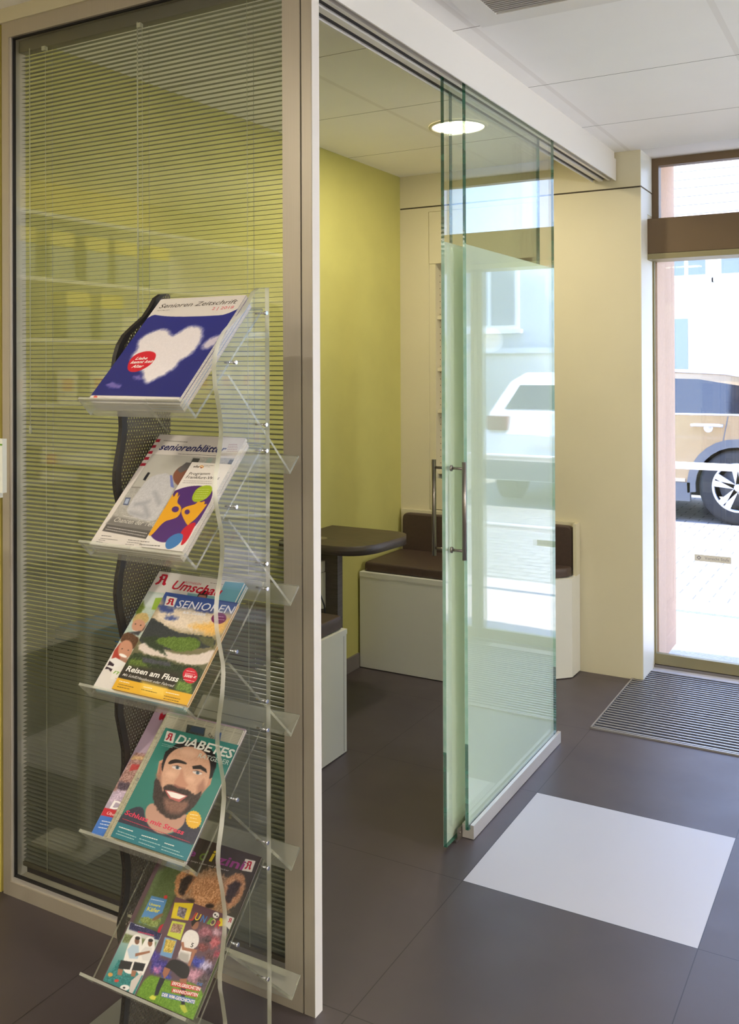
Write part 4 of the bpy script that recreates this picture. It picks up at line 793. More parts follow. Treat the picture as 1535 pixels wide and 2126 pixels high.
for xx in (-1.93, -1.60):
    part('rail_clip', MB().box(xx - .006, xx + .006, 1.688, 1.698, 2.205, 2.216), M_cord, bl)

# ================================================================== GLASS SLIDING DOOR
def pane(root, xa, xb, ya, yb_, z0, z1, zf, film_x=None):
    """clear slab with polished edges; film over the lower part on its inner face"""
    g = MB()
    g.add([(xb, ya, z0), (xb, yb_, z0), (xb, yb_, z1), (xb, ya, z1)], [(0, 1, 2, 3)], 0)
    g.add([(xa, ya, z0), (xa, yb_, z0), (xa, yb_, z1), (xa, ya, z1)], [(0, 3, 2, 1)], 0)
    for za, zb_, mi in ((z0, 0.28, 1), (0.28, zf, 2), (zf, z1, 1)):
        g.add([(xa, ya, za), (xb, ya, za), (xb, ya, zb_), (xa, ya, zb_)], [(0, 1, 2, 3)], mi)
        g.add([(xa, yb_, za), (xb, yb_, za), (xb, yb_, zb_), (xa, yb_, zb_)], [(0, 3, 2, 1)], mi if mi == 1 else 2)
    g.add([(xa, ya, z1), (xb, ya, z1), (xb, yb_, z1), (xa, yb_, z1)], [(0, 1, 2, 3)], 1)
    g.add([(xa, ya, z0), (xb, ya, z0), (xb, yb_, z0), (xa, yb_, z0)], [(3, 2, 1, 0)], 1)
    part('pane', g, [M_glass_green, M_edge, M_edge_f], root)
    f = MB().box(xa - 0.0007, xa - 0.0002, ya + .0005, yb_ - .0005, z0 + .001, zf)
    part('frosted_film', f, M_film, root)
ZF = 1.742
fx = thing('window_2', (-1.106, 2.52, 0), None, None); struct(fx)
pane(fx, -1.111, -1.101, 2.508, 3.306, 0.030, 2.225, ZF)
part('floor_rail', MB().prism([(-1.125, 0.002), (-1.125, 0.042), (-1.112, 0.042), (-1.112, 0.028), (-1.100, 0.028), (-1.100, 0.042), (-1.089, 0.042), (-1.089, 0.002)], 'y', 2.518, 3.322), M_alu_l, fx)
d1 = thing('door_1', (-1.137, 2.42, 0), None, None); struct(d1)
pane(d1, -1.142, -1.132, 2.425, 3.24, 0.010, 2.225, ZF)
yh, z0h, z1h = 2.462, 0.826, 1.107
hb = MB().tube([(-1.090, yh, z0h), (-1.090, yh, z1h)], .0065, 16).tube([(-1.186, yh, z0h + .004), (-1.186, yh, z1h + .004)], .0065, 16)
for zz in (0.852, 1.088):
    hb.tube([(-1.090, yh, zz), (-1.131, yh, zz)], .004, 12); hb.tube([(-1.186, yh, zz), (-1.143, yh, zz)], .004, 12)
    hb.lathe([(0, 0), (.009, 0), (.009, .004), (0, .004)], (-1.1318, yh, zz), 'x', 20); hb.lathe([(0, 0), (.009, 0), (.009, .004), (0, .004)], (-1.1468, yh, zz), 'x', 20)
part('door_handle', hb, M_steel, d1)
d2 = thing('door_2', (-1.176, 2.56, 0), None, None); struct(d2)
pane(d2, -1.181, -1.171, 2.566, 3.34, 0.010, 2.225, ZF)
gd = thing('floor_guide', (-1.13, 2.5, 0), 'small steel guide block on the floor under the corner of the sliding glass door', 'door guide')
part('base', MB().box(-1.165, -1.126, 2.478, 2.54, 0.0005, 0.008, 0, .001), M_steel, gd)
part('clamp', MB().box(-1.1305, -1.1265, 2.49, 2.53, 0.008, 0.034, 0, .001).box(-1.151, -1.144, 2.49, 2.53, 0.008, 0.03, 0, .001).lathe([(0, 0), (.004, 0), (.004, .002), (0, .002)], (-1.1265, 2.505, 0.02), 'x', 12), M_steel, gd)

# ================================================================== ENTRANCE AND STOREFRONT
en = thing('door_3', (-0.39, YD, 0), None, None); struct(en)
fr = MB()
fr.box(-0.985, 0.29, YD - .02, YD + .03, 2.295, ZC)          # head
fr.box(-0.985, -0.955, YD - .02, YD + .03, 2.03, 2.295)      # transom jambs
fr.box(0.26, 0.29, YD - .02, YD + .03, 0.05, 2.295)
part('door_frame', fr, M_bronze, en)
part('operator_beam', MB().box(-0.988, 0.30, 4.272, YD + .03, 1.885, 2.042, 0, .002).box(-0.988, 0.30, 4.262, YD + .03, 1.858, 1.883, 1, .002), [M_bronze, M_bronze_l], en)
part('threshold', MB().box(-0.985, 0.29, YD - .02, YD + .04, 0.0, 0.012), M_steel, en)
def leaf(x0, x1, st0, st1):
    p = MB().box(x0, x1, YD - .012, YD + .014, 0.014, 0.062).box(x0, x0 + st0, YD - .01, YD + .012, 0.062, 1.885).box(x1 - st1, x1, YD - .01, YD + .012, 0.062, 1.885)
    l = part('door_leaf', p, M_bronze_l, en)
    subpart('pane', MB().box(x0 + st0, x1 - st1, YD - .004, YD + .004, .062, 1.885), M_glass, en, l)
    return l
leaf(-0.985, -0.345, .006, .036)
leaf(-0.343, 0.258, .036, .006)
part('transom_pane', MB().box(-.955, .26, YD - .004, YD + .004, 2.04, 2.295), M_glass, en)
wn = thing('window_3', (1.7, YD, 0), None, None); struct(wn)
part('window_frame', MB().box(.62, 2.9, YD - .02, YD + .03, 0, .08).box(.62, 2.9, YD - .02, YD + .03, 2.29, ZC + .0).box(.62, .66, YD - .02, YD + .03, .08, 2.29).box(2.86, 2.9, YD - .02, YD + .03, .08, 2.29).box(1.74, 1.78, YD - .02, YD + .03, .08, 2.29), M_bronze, wn)
part('pane', MB().box(.66, 2.86, YD - .004, YD + .004, .08, 2.29), M_glass, wn)
# white sheet puts daylight into the wall side by the door; cut-out for beam
struct(MB().box(-0.986, -0.984, 4.146, YD - .03, 0.0, 1.855).box(-0.986, -0.984, 4.146, YD - .03, 2.062, 2.165).box(-0.986, -0.984, 4.146, YD - .03, 2.172, ZC).box(-0.986, -0.984, 4.146, 4.262, 1.855, 2.062).build('trim_4', M_white))
# notice on the door glass
ns = thing('door_sticker', (-0.73, YD - .006, 0.515), 'small grey rectangular step warning sticker low on the glass entrance door', 'sticker')
part('backing', MB().box(-.808, -.652, YD - .0048, YD - .0042, .502, .531), mat('sticker_grey', (226, 220, 208), 0.7), ns)
M_stk = mat('sticker_ink', (140, 134, 140), 0.7)
def text_mesh(s, size=1.0, bold=0.0, shear=0.0):
    cu = bpy.data.curves.new('t', 'FONT'); cu.body = s; cu.size = size; cu.shear = shear; cu.offset = bold; cu.resolution_u = 2
    ob = bpy.data.objects.new('t', cu); COL.objects.link(ob)
    me = bpy.data.meshes.new_from_object(ob)
    v = [tuple(p.co) for p in me.vertices]; f = [tuple(p.vertices) for p in me.polygons]
    bpy.data.objects.remove(ob); bpy.data.meshes.remove(me); bpy.data.curves.remove(cu)
    return v, f
def fit(v, w, h=None):
    xs = [p[0] for p in v]; ys = [p[1] for p in v]; x0, x1 = min(xs), max(xs); sx = w / (x1 - x0)
    sy = h / 0.70 if h else sx
    return [((p[0] - x0) * sx, p[1] * sy) for p in v]
v, f = text_mesh('Vorsicht Stufe'); v2 = fit(v, .104, .013)
part('lettering', MB().add([(-.764 + a, YD - .0051, .511 + b) for a, b in v2], f)
     .add([(-.789, YD - .0051, .507), (-.779, YD - .0051, .517), (-.789, YD - .0051, .527), (-.799, YD - .0051, .517)], [(0, 1, 2, 3)])
     .add([(-.789, YD - .0054, .512), (-.784, YD - .0054, .517), (-.789, YD - .0054, .522), (-.794, YD - .0054, .517)], [(0, 1, 2, 3)], 1), [M_stk, mat('sticker_grey_light', (230, 226, 216), 0.7)], ns)

# entrance mat
em = thing('entrance_mat', (0, 3.8, 0), 'ribbed entrance mat with aluminium rails set in the floor before the door', 'doormat')
part('mat_base', MB().box(-1.031, 0.32, 3.512, 4.30, 0.0003, 0.002), M_mat_d, em)
rr = MB(); y = 3.522
while y < 4.29: rr.box(-1.026, 0.315, y, y + 0.0075, 0.002, 0.0055); y += 0.0262
part('aluminium_rails', rr, M_mat_l, em)
r2 = MB(); y = 3.532
while y < 4.28: r2.box(-1.026, 0.315, y + .002, y + 0.0135, 0.002, 0.0035); y += 0.0262
part('fabric_inserts', r2, M_mat_d, em)
part('edge_frame', MB().box(-1.034, -1.028, 3.508, 4.30, 0.0003, 0.0065).box(-1.034, .322, 3.506, 3.512, .0003, .0065), M_mat_l, em)

# ================================================================== CEILING FITTINGS
def downlight(x, y, label, cat, group, power, col, r=0.105):
    t = thing('ceiling_light', (x, y, ZC), label, cat, group)
    part('trim_ring', MB().lathe([(r + .012, -.0005), (r + .012, -.006), (r, -.007), (r - .004, -.002)], (x, y, ZC), n=40), M_trim_w, t)
    part('diffuser', MB().lathe([(0.0001, -.0035), (r - .003, -.0035), (r - .003, -.001)], (x, y, ZC), n=40, smooth=False), M_lamp, t)
    ld = bpy.data.lights.new('lamp_light', 'AREA'); ld.shape = 'DISK'; ld.size = 2 * r - .02; ld.energy = power; ld.color = col
    lo = bpy.data.objects.new('lamp_light', ld); COL.objects.link(lo); lo.parent = t; lo.location = (0, 0, -0.009)
    return t
downlight(-1.515, 3.38, 'round glowing downlight in the ceiling of the small booth', 'ceiling light', None, BOOTH_LAMP, (1.0, 0.9, 0.68))
for i, (x, y) in enumerate(((-1.9, 0.1), (-0.5, -0.5), (1.2, 0.2), (2.8, 0.2), (-2.9, -1.6), (-0.7, -2.0), (1.2, -2.0), (2.8, 2.4))):
    downlight(x, y, 'round downlight in the shop ceiling behind the viewer', 'ceiling light', 'downlights of the shop ceiling', SHOP_LAMP, (1.0, 0.92, 0.80))
sp_t = thing('added_spotlight', (-1.9, -1.0, ZC), 'small white spotlight added to brighten the product shelf behind the viewer', 'spotlight')  # unseen spotlight, added so the shelf reflects more brightly
part('base', MB().lathe([(.0001, -.02), (.045, -.02), (.045, -.001), (.0001, -.001)], (-1.9, -1.0, ZC), n=24), M_trim_w, sp_t)
part('head', MB().tube([(-1.88, -1.0, ZC - .05), (-1.99, -.95, ZC - .09)], [.03, .045], 20).tube([(-1.9, -1.0, ZC - .02), (-1.9, -1.0, ZC - .06)], .008, 8), M_trim_w, sp_t)
_sl = bpy.data.lights.new('added_spot', 'SPOT'); _sl.energy = 95; _sl.spot_size = math.radians(62); _sl.spot_blend = .6; _sl.shadow_soft_size = .03; _sl.color = (1, .92, .75)
_so = bpy.data.objects.new('added_spot', _sl); COL.objects.link(_so); _so.parent = sp_t; _so.location = (-.11, .06, -.1); _so.rotation_euler = Vector((-1.6, .75, -.55)).to_track_quat('-Z', 'Y').to_euler()
def pendant(x, y, z, power, label):  # unseen globe lamp, added to brighten the ceiling and floor on the right
    t = thing('added_pendant', (x, y, ZC), label, 'fill lamp', 'added globe fill lamps over the shop floor')
    part('canopy', MB().lathe([(.0001, -.03), (.05, -.028), (.055, -.001), (.0001, -.001)], (x, y, ZC), n=24), M_trim_w, t)
    part('cord', MB().tube([(x, y, ZC - .03), (x, y, z + .10)], .003, 8), M_blackpl, t)
    part('shade', MB().lathe([(.10 * math.sin(PI * i / 16) + .0001, -.10 * math.cos(PI * i / 16)) for i in range(17)], (x, y, z), n=32), M_lamp, t)
    for dz in (-.125, ):
        ld = bpy.data.lights.new('pendant_fill', 'POINT'); ld.shadow_soft_size = .13; ld.energy = power; ld.color = (.90, .94, 1.0)
        lo = bpy.data.objects.new('pendant_fill', ld); COL.objects.link(lo); lo.parent = t; lo.location = (.0, 0, z - ZC)
pendant(1.5, 2.3, 1.65, PENDANT_FILL, 'added white globe fill lamp over the shop floor right of the picture')
pendant(1.5, -.3, 1.65, PENDANT_FILL * .5, 'added white globe fill lamp over the shop floor right of the picture')
vx0, vx1, vy0, vy1 = -1.0, -0.40, 1.79, 2.395
av = thing('ceiling_vent', (-.7, 2.09, ZC), 'square white air conditioning cassette set in the ceiling tiles', 'air vent')
part('cover_frame', MB().box(vx0, vx1, vy0, vy0 + .07, ZC - .012, ZC - .0005).box(vx0, vx1, vy1 - .07, vy1, ZC - .012, ZC - .0005).box(vx0, vx0 + .07, vy0 + .07, vy1 - .07, ZC - .012, ZC - .0005).box(vx1 - .07, vx1, vy0 + .07, vy1 - .07, ZC - .012, ZC - .0005), M_trim_w, av)
gm = MB()
y = vy0 + .075
while y < vy1 - .078: gm.box(vx0 + .07, vx1 - .07, y, y + .006, ZC - .011, ZC - .003); y += .012
part('grille', gm, M_grille, av)
part('shadow_gap', MB().box(vx0 - .008, vx0 - .001, vy0, vy1 + .008, ZC - .002, ZC - .0005).box(vx0, vx1, vy1 + .001, vy1 + .008, ZC - .002, ZC - .0005), M_gap, av)

# ================================================================== BOOTH FURNITURE
# far bench with a chamfered end
BX = [(-2.168, 3.712), (-1.72, 3.712), (-1.324, 3.976), (-1.268, 4.032), (-1.266, 4.144), (-2.168, 4.144)]
def inset(p, d):
    cx = sum(a for a, b in p) / len(p); n = len(p); out = []
    for i in range(n):
        a = Vector(p[i - 1]); b = Vector(p[i]); c = Vector(p[(i + 1) % n])
        e1 = (b - a).normalized(); e2 = (c - b).normalized(); n1 = Vector((-e1.y, e1.x)); n2 = Vector((-e2.y, e2.x))
        bi = (n1 + n2); bi = bi / max(bi.length_squared, .2) * 2 * d / 1; out.append(tuple(b + bi * .5 * 1.0 * 1.0 * (2 / 2)))
    return out
def cushion(poly, z0, z1, r):
    """rounded upholstered block on a polygon footprint"""
    m = MB(); rings = []
    for t in (0, .3, .7, 1.0):
        a = t * PI / 2; rings.append((inset(poly, r * (1 - math.sin(a))), z0 + r * .5 * (1 - math.cos(a)) * 0 + (r * .3) * t))
    for t in (0, .25, .5, .75, 1.0):
        a = t * PI / 2; rings.append((inset(poly, r * (1 - math.cos(a))), z1 - r + r * math.sin(a)))
    n = len(poly); vs = []
    for rg, z in rings: vs += [(x, y, z) for x, y in rg]
    fs = [tuple(range(n))[::-1]]
    for i in range(len(rings) - 1):
        for k in range(n): fs.append((i * n + k, i * n + (k + 1) % n, (i + 1) * n + (k + 1) % n, (i + 1) * n + k))
    fs.append(tuple((len(rings) - 1) * n + k for k in range(n)))
    m.add(vs, fs); return m
def dense(poly, step=.04, rc=0.0):
    """round the corners of a polygon"""
    if rc <= 0: return poly
    out = []; n = len(poly)
    for i in range(n):
        a = Vector(poly[i - 1]); b = Vector(poly[i]); c = Vector(poly[(i + 1) % n])
        p = b + (a - b).normalized() * rc; q = b + (c - b).normalized() * rc
        for t in (0, .25, .5, .75, 1): out.append(tuple((1 - t) ** 2 * p + 2 * t * (1 - t) * b + t * t * q))
    return out
b1 = thing('corner_bench', (-1.75, 3.95, 0), 'cream bench box with brown cushions against the far wall of the booth', 'bench', 'upholstered booth benches')
part('bench_box', MB().prism(BX, 'z', 0.004, 0.438), M_white, b1)
part('top_rail', MB().prism([(a + (0 if a < -2 else .0), b - (.002 if b < 4.1 else 0)) for a, b in BX], 'z', 0.418, 0.440), M_white, b1)
part('seat_cushion', cushion(dense([(-2.158, 3.730), (-1.725, 3.728), (-1.335, 3.99), (-1.285, 4.04), (-1.283, 4.095), (-2.158, 4.095)], rc=.02), .441, .482, .018), M_brown, b1)
bk = cushion(dense([(-2.15, .0), (-1.285, .0), (-1.285, .21), (-2.15, .21)], rc=.03), 0, .045, .014)
bk.v = [(a, 4.143 - c, b + .448) for a, b, c in bk.v]; bk.f = [f for f in bk.f]
part('backrest', bk, M_brown, b1)
part('back_frame', MB().box(-2.17, -1.281, 4.128, 4.145, .44, .672).box(-1.280, -1.266, 4.09, 4.145, .44, .672), M_cream, b1)
b2 = thing('end_bench', (-1.95, 2.6, 0), 'white bench box with brown cushion nearest the glass partition', 'bench', 'upholstered booth benches')
part('bench_box', MB().box(-2.165, -1.742, 2.32, 2.862, .004, .425), M_white, b2)
part('side_panel', MB().box(-1.744, -1.735, 2.318, 2.874, .004, .441), M_white, b2)
part('panel_joint', MB().box(-1.7349, -1.7345, 2.855, 2.8565, .01, .42), M_gap, b2)
part('top_rail', MB().box(-2.165, -1.733, 2.32, 2.876, .424, .442), M_white, b2)
part('seat_cushion', cushion(dense([(-2.16, 2.33), (-1.745, 2.33), (-1.745, 2.868), (-2.16, 2.868)], rc=.02), .443, .49, .016), M_brown, b2)
# table
tb = thing('booth_table', (-2.0, 3.3, 0), 'dark wood table with rounded corners fixed to the green wall', 'table')
tt = [(-2.178, 3.088), (-1.94, 3.086)]
for p0, p1, p2 in (((-1.94, 3.086), (-1.796, 3.09), (-1.786, 3.25)), ((-1.774, 3.38), (-1.772, 3.488), (-1.88, 3.492))):
    for i in range(1, 11):
        t = i / 10; tt.append(tuple((1 - t) ** 2 * Vector(p0) + 2 * t * (1 - t) * Vector(p1) + t * t * Vector(p2)))
    if p2[0] > -1.8: tt.append((-1.774, 3.38))
tt.append((-2.178, 3.492))
part('tabletop', MB().prism(tt, 'z', .648, .685, 0, cap=0, side=1, smooth=True), [M_wood, M_woodedge], tb)
part('grommet', MB().lathe([(0.001, .0012), (.03, .0012), (.034, 0)], (-2.06, 3.2, .6852), n=28, smooth=False).box(-2.075, -2.06, 3.192, 3.2, .6862, .687, 1), [M_steel, M_blackpl], tb)
part('leg_panel', MB().box(-2.178, -1.966, 3.19, 3.228, 0.002, .648), M_woodedge, tb)
part('bracket', MB().box(-2.178, -2.03, 3.155, 3.19, .632, .648), M_steel, tb)
# outlets on the leg panel
po = thing('power_outlet', (-2.06, 3.19, .5), 'white double power outlet strip on the dark table leg', 'power outlet')
part('housing', MB().box(-2.095, -2.022, 3.166, 3.1895, .41, .555, 0, .003).box(-2.093, -2.024, 3.168, 3.1895, .557, .60, 0, .003), M_socket, po)
for zz in (.515, .445):
    part('socket', MB().lathe([(.026, 0), (.026, -.002), (.022, -.002), (.021, .006), (.0001, .006)], (-2.057, 3.166, zz), 'y', 28), mat('socket_grey', (188, 184, 170), .4), po)
cb = thing('power_cable', (-2.05, 3.15, .5), 'black plug and cable hanging from the outlet under the table', 'cable')
part('plug', MB().lathe([(.0001, -.034), (.012, -.032), (.017, -.012), (.018, 0), (.0001, 0)], (-2.057, 3.164, .515), 'y', 16), M_blackpl, cb)
part('cord', MB().tube([(-2.057, 3.133, .512), (-2.03, 3.115, .508), (-2.0, 3.11, .49), (-1.985, 3.12, .44), (-1.985, 3.13, .39), (-1.998, 3.13, .33), (-2.0, 3.13, .2), (-2.0, 3.12, .02)], .0032, 8), M_blackpl, cb)
# shelf unit in the niche
su = thing('wall_cabinet', (-1.69, 4.26, .68), 'cream built-in shelf cabinet with flap door in the far wall', 'cabinet')
part('carcass', MB().box(nx0 + .001, nx0 + .035, yb + .002, 4.379, nz0 + .001, nz1 - .001).box(nx1 - .035, nx1 - .001, yb + .002, 4.379, nz0 + .001, nz1 - .001).box(nx0 + .035, nx1 - .035, 4.372, 4.379, nz0 + .001, nz1 - .001), M_cream, su)
part('upper_door', MB().box(nx0 + .003, nx1 - .003, yb - .003, yb + .014, 1.886, nz1 - .002), M_cream, su)
part('lower_door', MB().box(nx0 + .003, nx1 - .003, yb - .001, yb + .014, nz0 + .004, .83), M_cream, su)
for zz in (1.63, 1.375, 1.17, .87):
    part('shelf', MB().box(nx0 + .036, nx1 - .036, yb + .02, 4.371, zz - .018, zz), M_cream, su)
ph = MB()
for sx in (nx0 + .0353,):
    z = .9
    while z < 1.86:
        ph.box(sx, sx + .0006, yb + .05, yb + .055, z, z + .005); z += .032
tag(part('pin_holes', ph, M_gap, su), kind='stuff')
# dark carton with a blue folder, seen through the blind
ct = thing('storage_carton', (-2.03, 2.06, 0), 'tall dark carton on the booth floor seen through the blind', 'box')
part('body', MB().box(-2.155, -1.90, 1.90, 2.22, .002, .585, 0, .004), M_box, ct)
part('lid', MB().box(-2.158, -1.897, 1.897, 2.223, .56, .592, 0, .003), M_box, ct)
bf = thing('ring_binder', (-2.03, 2.05, .593), 'blue ring binder lying on the dark carton behind the blind', 'folder')
part('cover', MB().box(-2.15, -1.91, 1.92, 2.20, .593, .625, 0, .003), M_blue, bf)
part('pages', MB().box(-2.145, -1.915, 1.918, 2.195, .599, .619), M_paper, bf)

# ================================================================== MAGAZINE STAND
XR, XL = -1.080, -1.340       # inner faces of the two side panels
WAVE = [(1.478, 1.537), (1.469, 1.5365), (1.456, 1.535), (1.440, 1.526), (1.427, 1.508), (1.408, 1.487), (1.378, 1.467), (1.352, 1.448), (1.336, 1.428), (1.327, 1.406), (1.323, 1.385), (1.3245, 1.366), (1.326, 1.351), (1.331, 1.333), (1.337, 1.308), (1.3415, 1.285), (1.343, 1.263), (1.339, 1.235), (1.331, 1.203), (1.326, 1.180), (1.325, 1.160), (1.328, 1.137), (1.335, 1.112), (1.343, 1.085), (1.3455, 1.057), (1.344, 1.028), (1.338, 1.000), (1.330, 0.970), (1.3265, 0.940), (1.329, 0.910), (1.339, 0.872), (1.346, 0.845), (1.3475, 0.825), (1.3435, 0.787), (1.336, 0.755), (1.330, 0.722), (1.330, 0.700), (1.339, 0.662), (1.347, 0.628), (1.348, 0.598), (1.341, 0.554), (1.332, 0.518), (1.330, 0.494), (1.333, 0.470), (1.343, 0.431), (1.3495, 0.392), (1.348, 0.357), (1.341, 0.318), (1.334, 0.288), (1.335, 0.262), (1.341, 0.238), (1.349, 0.196), (1.350, 0.160), (1.344, 0.110), (1.337, 0.070), (1.336, 0.016)]
def side_poly(off, yb_):
    return [(y + off, z) for y, z in WAVE][::-1] + [(yb_, 1.537)] + [(yb_, .016)]
st = thing('magazine_stand', (-1.21, 1.42, 0), 'clear acrylic magazine rack with wavy sides and sloping trays in front of the blind', 'magazine rack')
def side_mesh(x0, x1, poly, mats_cap, front_mi, back_mi):
    m = MB(); n = len(poly)
    vs = [(x0, y, z) for y, z in poly] + [(x1, y, z) for y, z in poly]
    # caps as strips (the outline is concave): connect wave points to the back edge
    nw = len(WAVE); back = poly[nw][0]
    cv = []
    for xx in (x0, x1):
        for y, z in poly[:nw]: cv += [(xx, y, z), (xx, back, z)]
    fs = []
    for s in (0, 1):
        b = s * 2 * nw
        for i in range(nw - 1):
            q = (b + 2 * i, b + 2 * i + 1, b + 2 * i + 3, b + 2 * i + 2)
            fs.append(q if s else q[::-1])
    m.add(cv, fs, 0)
    b = len(m.v); m.v += vs
    for i in range(n):
        j = (i + 1) % n
        m.f.append((b + i, b + j, b + n + j, b + n + i)); m.m.append(front_mi if i < nw - 1 else back_mi); m.sm.append(i < nw - 1)
    return m
part('acrylic_side_panel', side_mesh(XR, XR + .010, side_poly(0, 1.486), 0, 1, 1), [M_acryl, M_acryl_edge], st)
pp = side_poly(.021, 1.508)
sp_ = part('perforated_side_panel', side_mesh(XL - .003, XL - .0015, pp, 0, 0, 0), [M_perf], st)
# dark rim following the wave of the perforated sheet
rim = MB(); nw = len(WAVE)
outer = pp[:nw]; inner = [(y + .0145 * (1 if i else 1), z) for i, (y, z) in enumerate(outer)]
vs = []
for (a, b) in zip(outer, inner): vs += [(XL - .008, a[0], a[1]), (XL - .008, b[0], b[1]), (XL + .002, b[0], b[1]), (XL + .002, a[0], a[1])]
fs = []
for i in range(nw - 1):
    for k in range(4): fs.append((4 * i + k, 4 * i + (k + 1) % 4, 4 * i + 4 + (k + 1) % 4, 4 * i + 4 + k))
rim.add(vs, fs, 0, False); rim.f += [(3, 2, 1, 0), tuple(4 * (nw - 1) + k for k in range(4))]; rim.m += [0, 0]; rim.sm += [False, False]
subpart('rim', rim, M_black, st, sp_)
# trays: local profile in (y, z), square lip; front ones face the viewer
c45 = math.sqrt(.5); T = .005; LIP = .046; LEN = .285
def tray(yv, zv, sgn, name):
    d = Vector((sgn * c45, c45)); n = Vector((-sgn * c45, c45)); V = Vector((yv, zv))
    P = [V, V + d * LEN, V + d * LEN + n * T, V + d * T + n * T, V + d * T + n * LIP, V + n * LIP]
    m = MB(); x0, x1 = XL + .0035, XR - .001
    q = [(p.x, p.y) for p in P]; k = len(q)
    vs = [(x0,) + p for p in q] + [(x1,) + p for p in q]
    f = []
    for i in range(k):
        j = (i + 1) % k; f.append(((i, j, k + j, k + i), 1 if i == 1 else 2 if i in (4, 5) else 0))
    for fc, mi in f: m.add([vs[t] for t in fc], [(0, 1, 2, 3)], mi)
    for b_ in (0, k):
        a = [vs[b_ + t] for t in range(k)]
        m.add([a[0], a[1], a[2], a[3]], [(0, 1, 2, 3)], 1); m.add([a[0], a[3], a[4], a[5]], [(0, 1, 2, 3)], 1)
    t = part(name, m, [M_acryl, M_acryl_edge2, M_acryl_lip], st)
    for s_ in (.135, .27) if sgn > 0 else (.145,):
        c = V + d * s_
        sc = MB().tube([(XR + .0101, c.x, c.y + .004), (XR + .0155, c.x, c.y + .004)], .0036, 12).tube([(XR - .012, c.x, c.y + .004), (XR + .011, c.x, c.y + .004)], .0018, 8)
        subpart('screw', sc, M_chrome, st, t)
    return V, d, n
ZV = [1.292, 1.026, .760, .488, .222]
for z in ZV: tray(1.280, z, 1, 'front_tray')
for z in (1.165, .897, .632, .360, .098): tray(1.572, z, -1, 'rear_tray')
part('base_plate', MB().prism(dense([(-1.48, 1.06), (-.95, 1.06), (-.95, 1.535), (-1.48, 1.535)], rc=.03), 'z', 0.001, .0155), M_basepl, st)

# ================================================================== PRINTED MATTER
def paint(w, h, ops, R=1000):
    """returns grid of linear colours (rows bottom to top) for a page of w x h metres"""
    nx = int(w * R) + 1; ny = int(h * R) + 1
    X, Y = np.meshgrid(np.linspace(0, w * 1000, nx), np.linspace(0, h * 1000, ny))
    rng = np.random.default_rng(5)
    def noise(sc):
        gx = rng.random((int(h * 1000 / sc) + 4, int(w * 1000 / sc) + 4)); a = X / sc; b = Y / sc
        i = np.floor(b).astype(int); j = np.floor(a).astype(int); fb = b - i; fa = a - j; fb = fb * fb * (3 - 2 * fb); fa = fa * fa * (3 - 2 * fa)
        return (gx[i, j] * (1 - fa) + gx[i, j + 1] * fa) * (1 - fb) + (gx[i + 1, j] * (1 - fa) + gx[i + 1, j + 1] * fa) * fb - .5
    img = np.zeros((ny, nx, 3)); mm = 1.0 / 1.15
    for o in ops:
        if o[0] == 'bg':
            t = np.linspace(0, 1, ny)[:, None, None]; img[:] = np.array(o[1]) * t + np.array(o[2]) * (1 - t)
        elif o[0] == 'cols':
            st_ = (np.sin(Y * 2 * PI / 3.0) > 0) & (((X % 26) > 3)); img[st_] = img[st_] * .82
        elif o[0] == 'p':
            a = [float(v) for v in o[1].split()]; P = np.array(a).reshape(-1, 2); col, soft, nz, gr = o[2:]
            if len(P) >= 7:
                for _ in (0, 1):
                    Q = np.roll(P, -1, 0); P = np.stack([.75 * P + .25 * Q, .25 * P + .75 * Q], 1).reshape(-1, 2)
            soft = max(soft * .45, .35); pad = soft * 2 + nz * .5 + 1
            m = (X > P[:, 0].min() - pad) & (X < P[:, 0].max() + pad) & (Y > P[:, 1].min() - pad) & (Y < P[:, 1].max() + pad)
            if not m.any(): continue
            x = X[m]; y = Y[m]; d2 = np.full(x.shape, 1e9); ins = np.zeros(x.shape, bool); n = len(P)
            for i in range(n):
                x1, y1 = P[i]; x2, y2 = P[(i + 1) % n]; ex, ey = x2 - x1, y2 - y1; l = ex * ex + ey * ey + 1e-9
                t = np.clip(((x - x1) * ex + (y - y1) * ey) / l, 0, 1); d2 = np.minimum(d2, (x - x1 - t * ex) ** 2 + (y - y1 - t * ey) ** 2)
                if y1 != y2:
                    c = ((y1 > y) != (y2 > y)) & (x < ex * (y - y1) / (y2 - y1) + x1); ins ^= c
            sd = np.sqrt(d2) * np.where(ins, 1, -1)
            if nz: sd = sd + (noise(4)[m] + .25 * noise(1.7)[m]) * nz * .9
            al = np.clip(sd / soft * .5 + .5, 0, 1)[:, None]; cc = np.array(col, float)[None, :] * np.ones((x.size, 1))
            if gr: cc = np.clip(cc + (noise(2.2)[m] + .7 * noise(1.0)[m])[:, None] * gr * 2.6, 0, 255)
            img[m] = img[m] * (1 - al) + cc * al
    c = img / 255.0; c = np.where(c <= .04045, c / 12.92, ((c + .055) / 1.055) ** 2.4)
    return c, nx, ny
LOGO = [(.26, .97), (.72, .97), (.86, .84), (.86, .28), (1.0, .14), (.86, 0), (.64, .12), (.62, .46), (.44, .46), (.43, .30), (.36, .12), (.14, 0), (0, .12), (.2, .26), (.27, .55), (.10, .60), (.05, .72), (.22, .80), (.14, .9)]
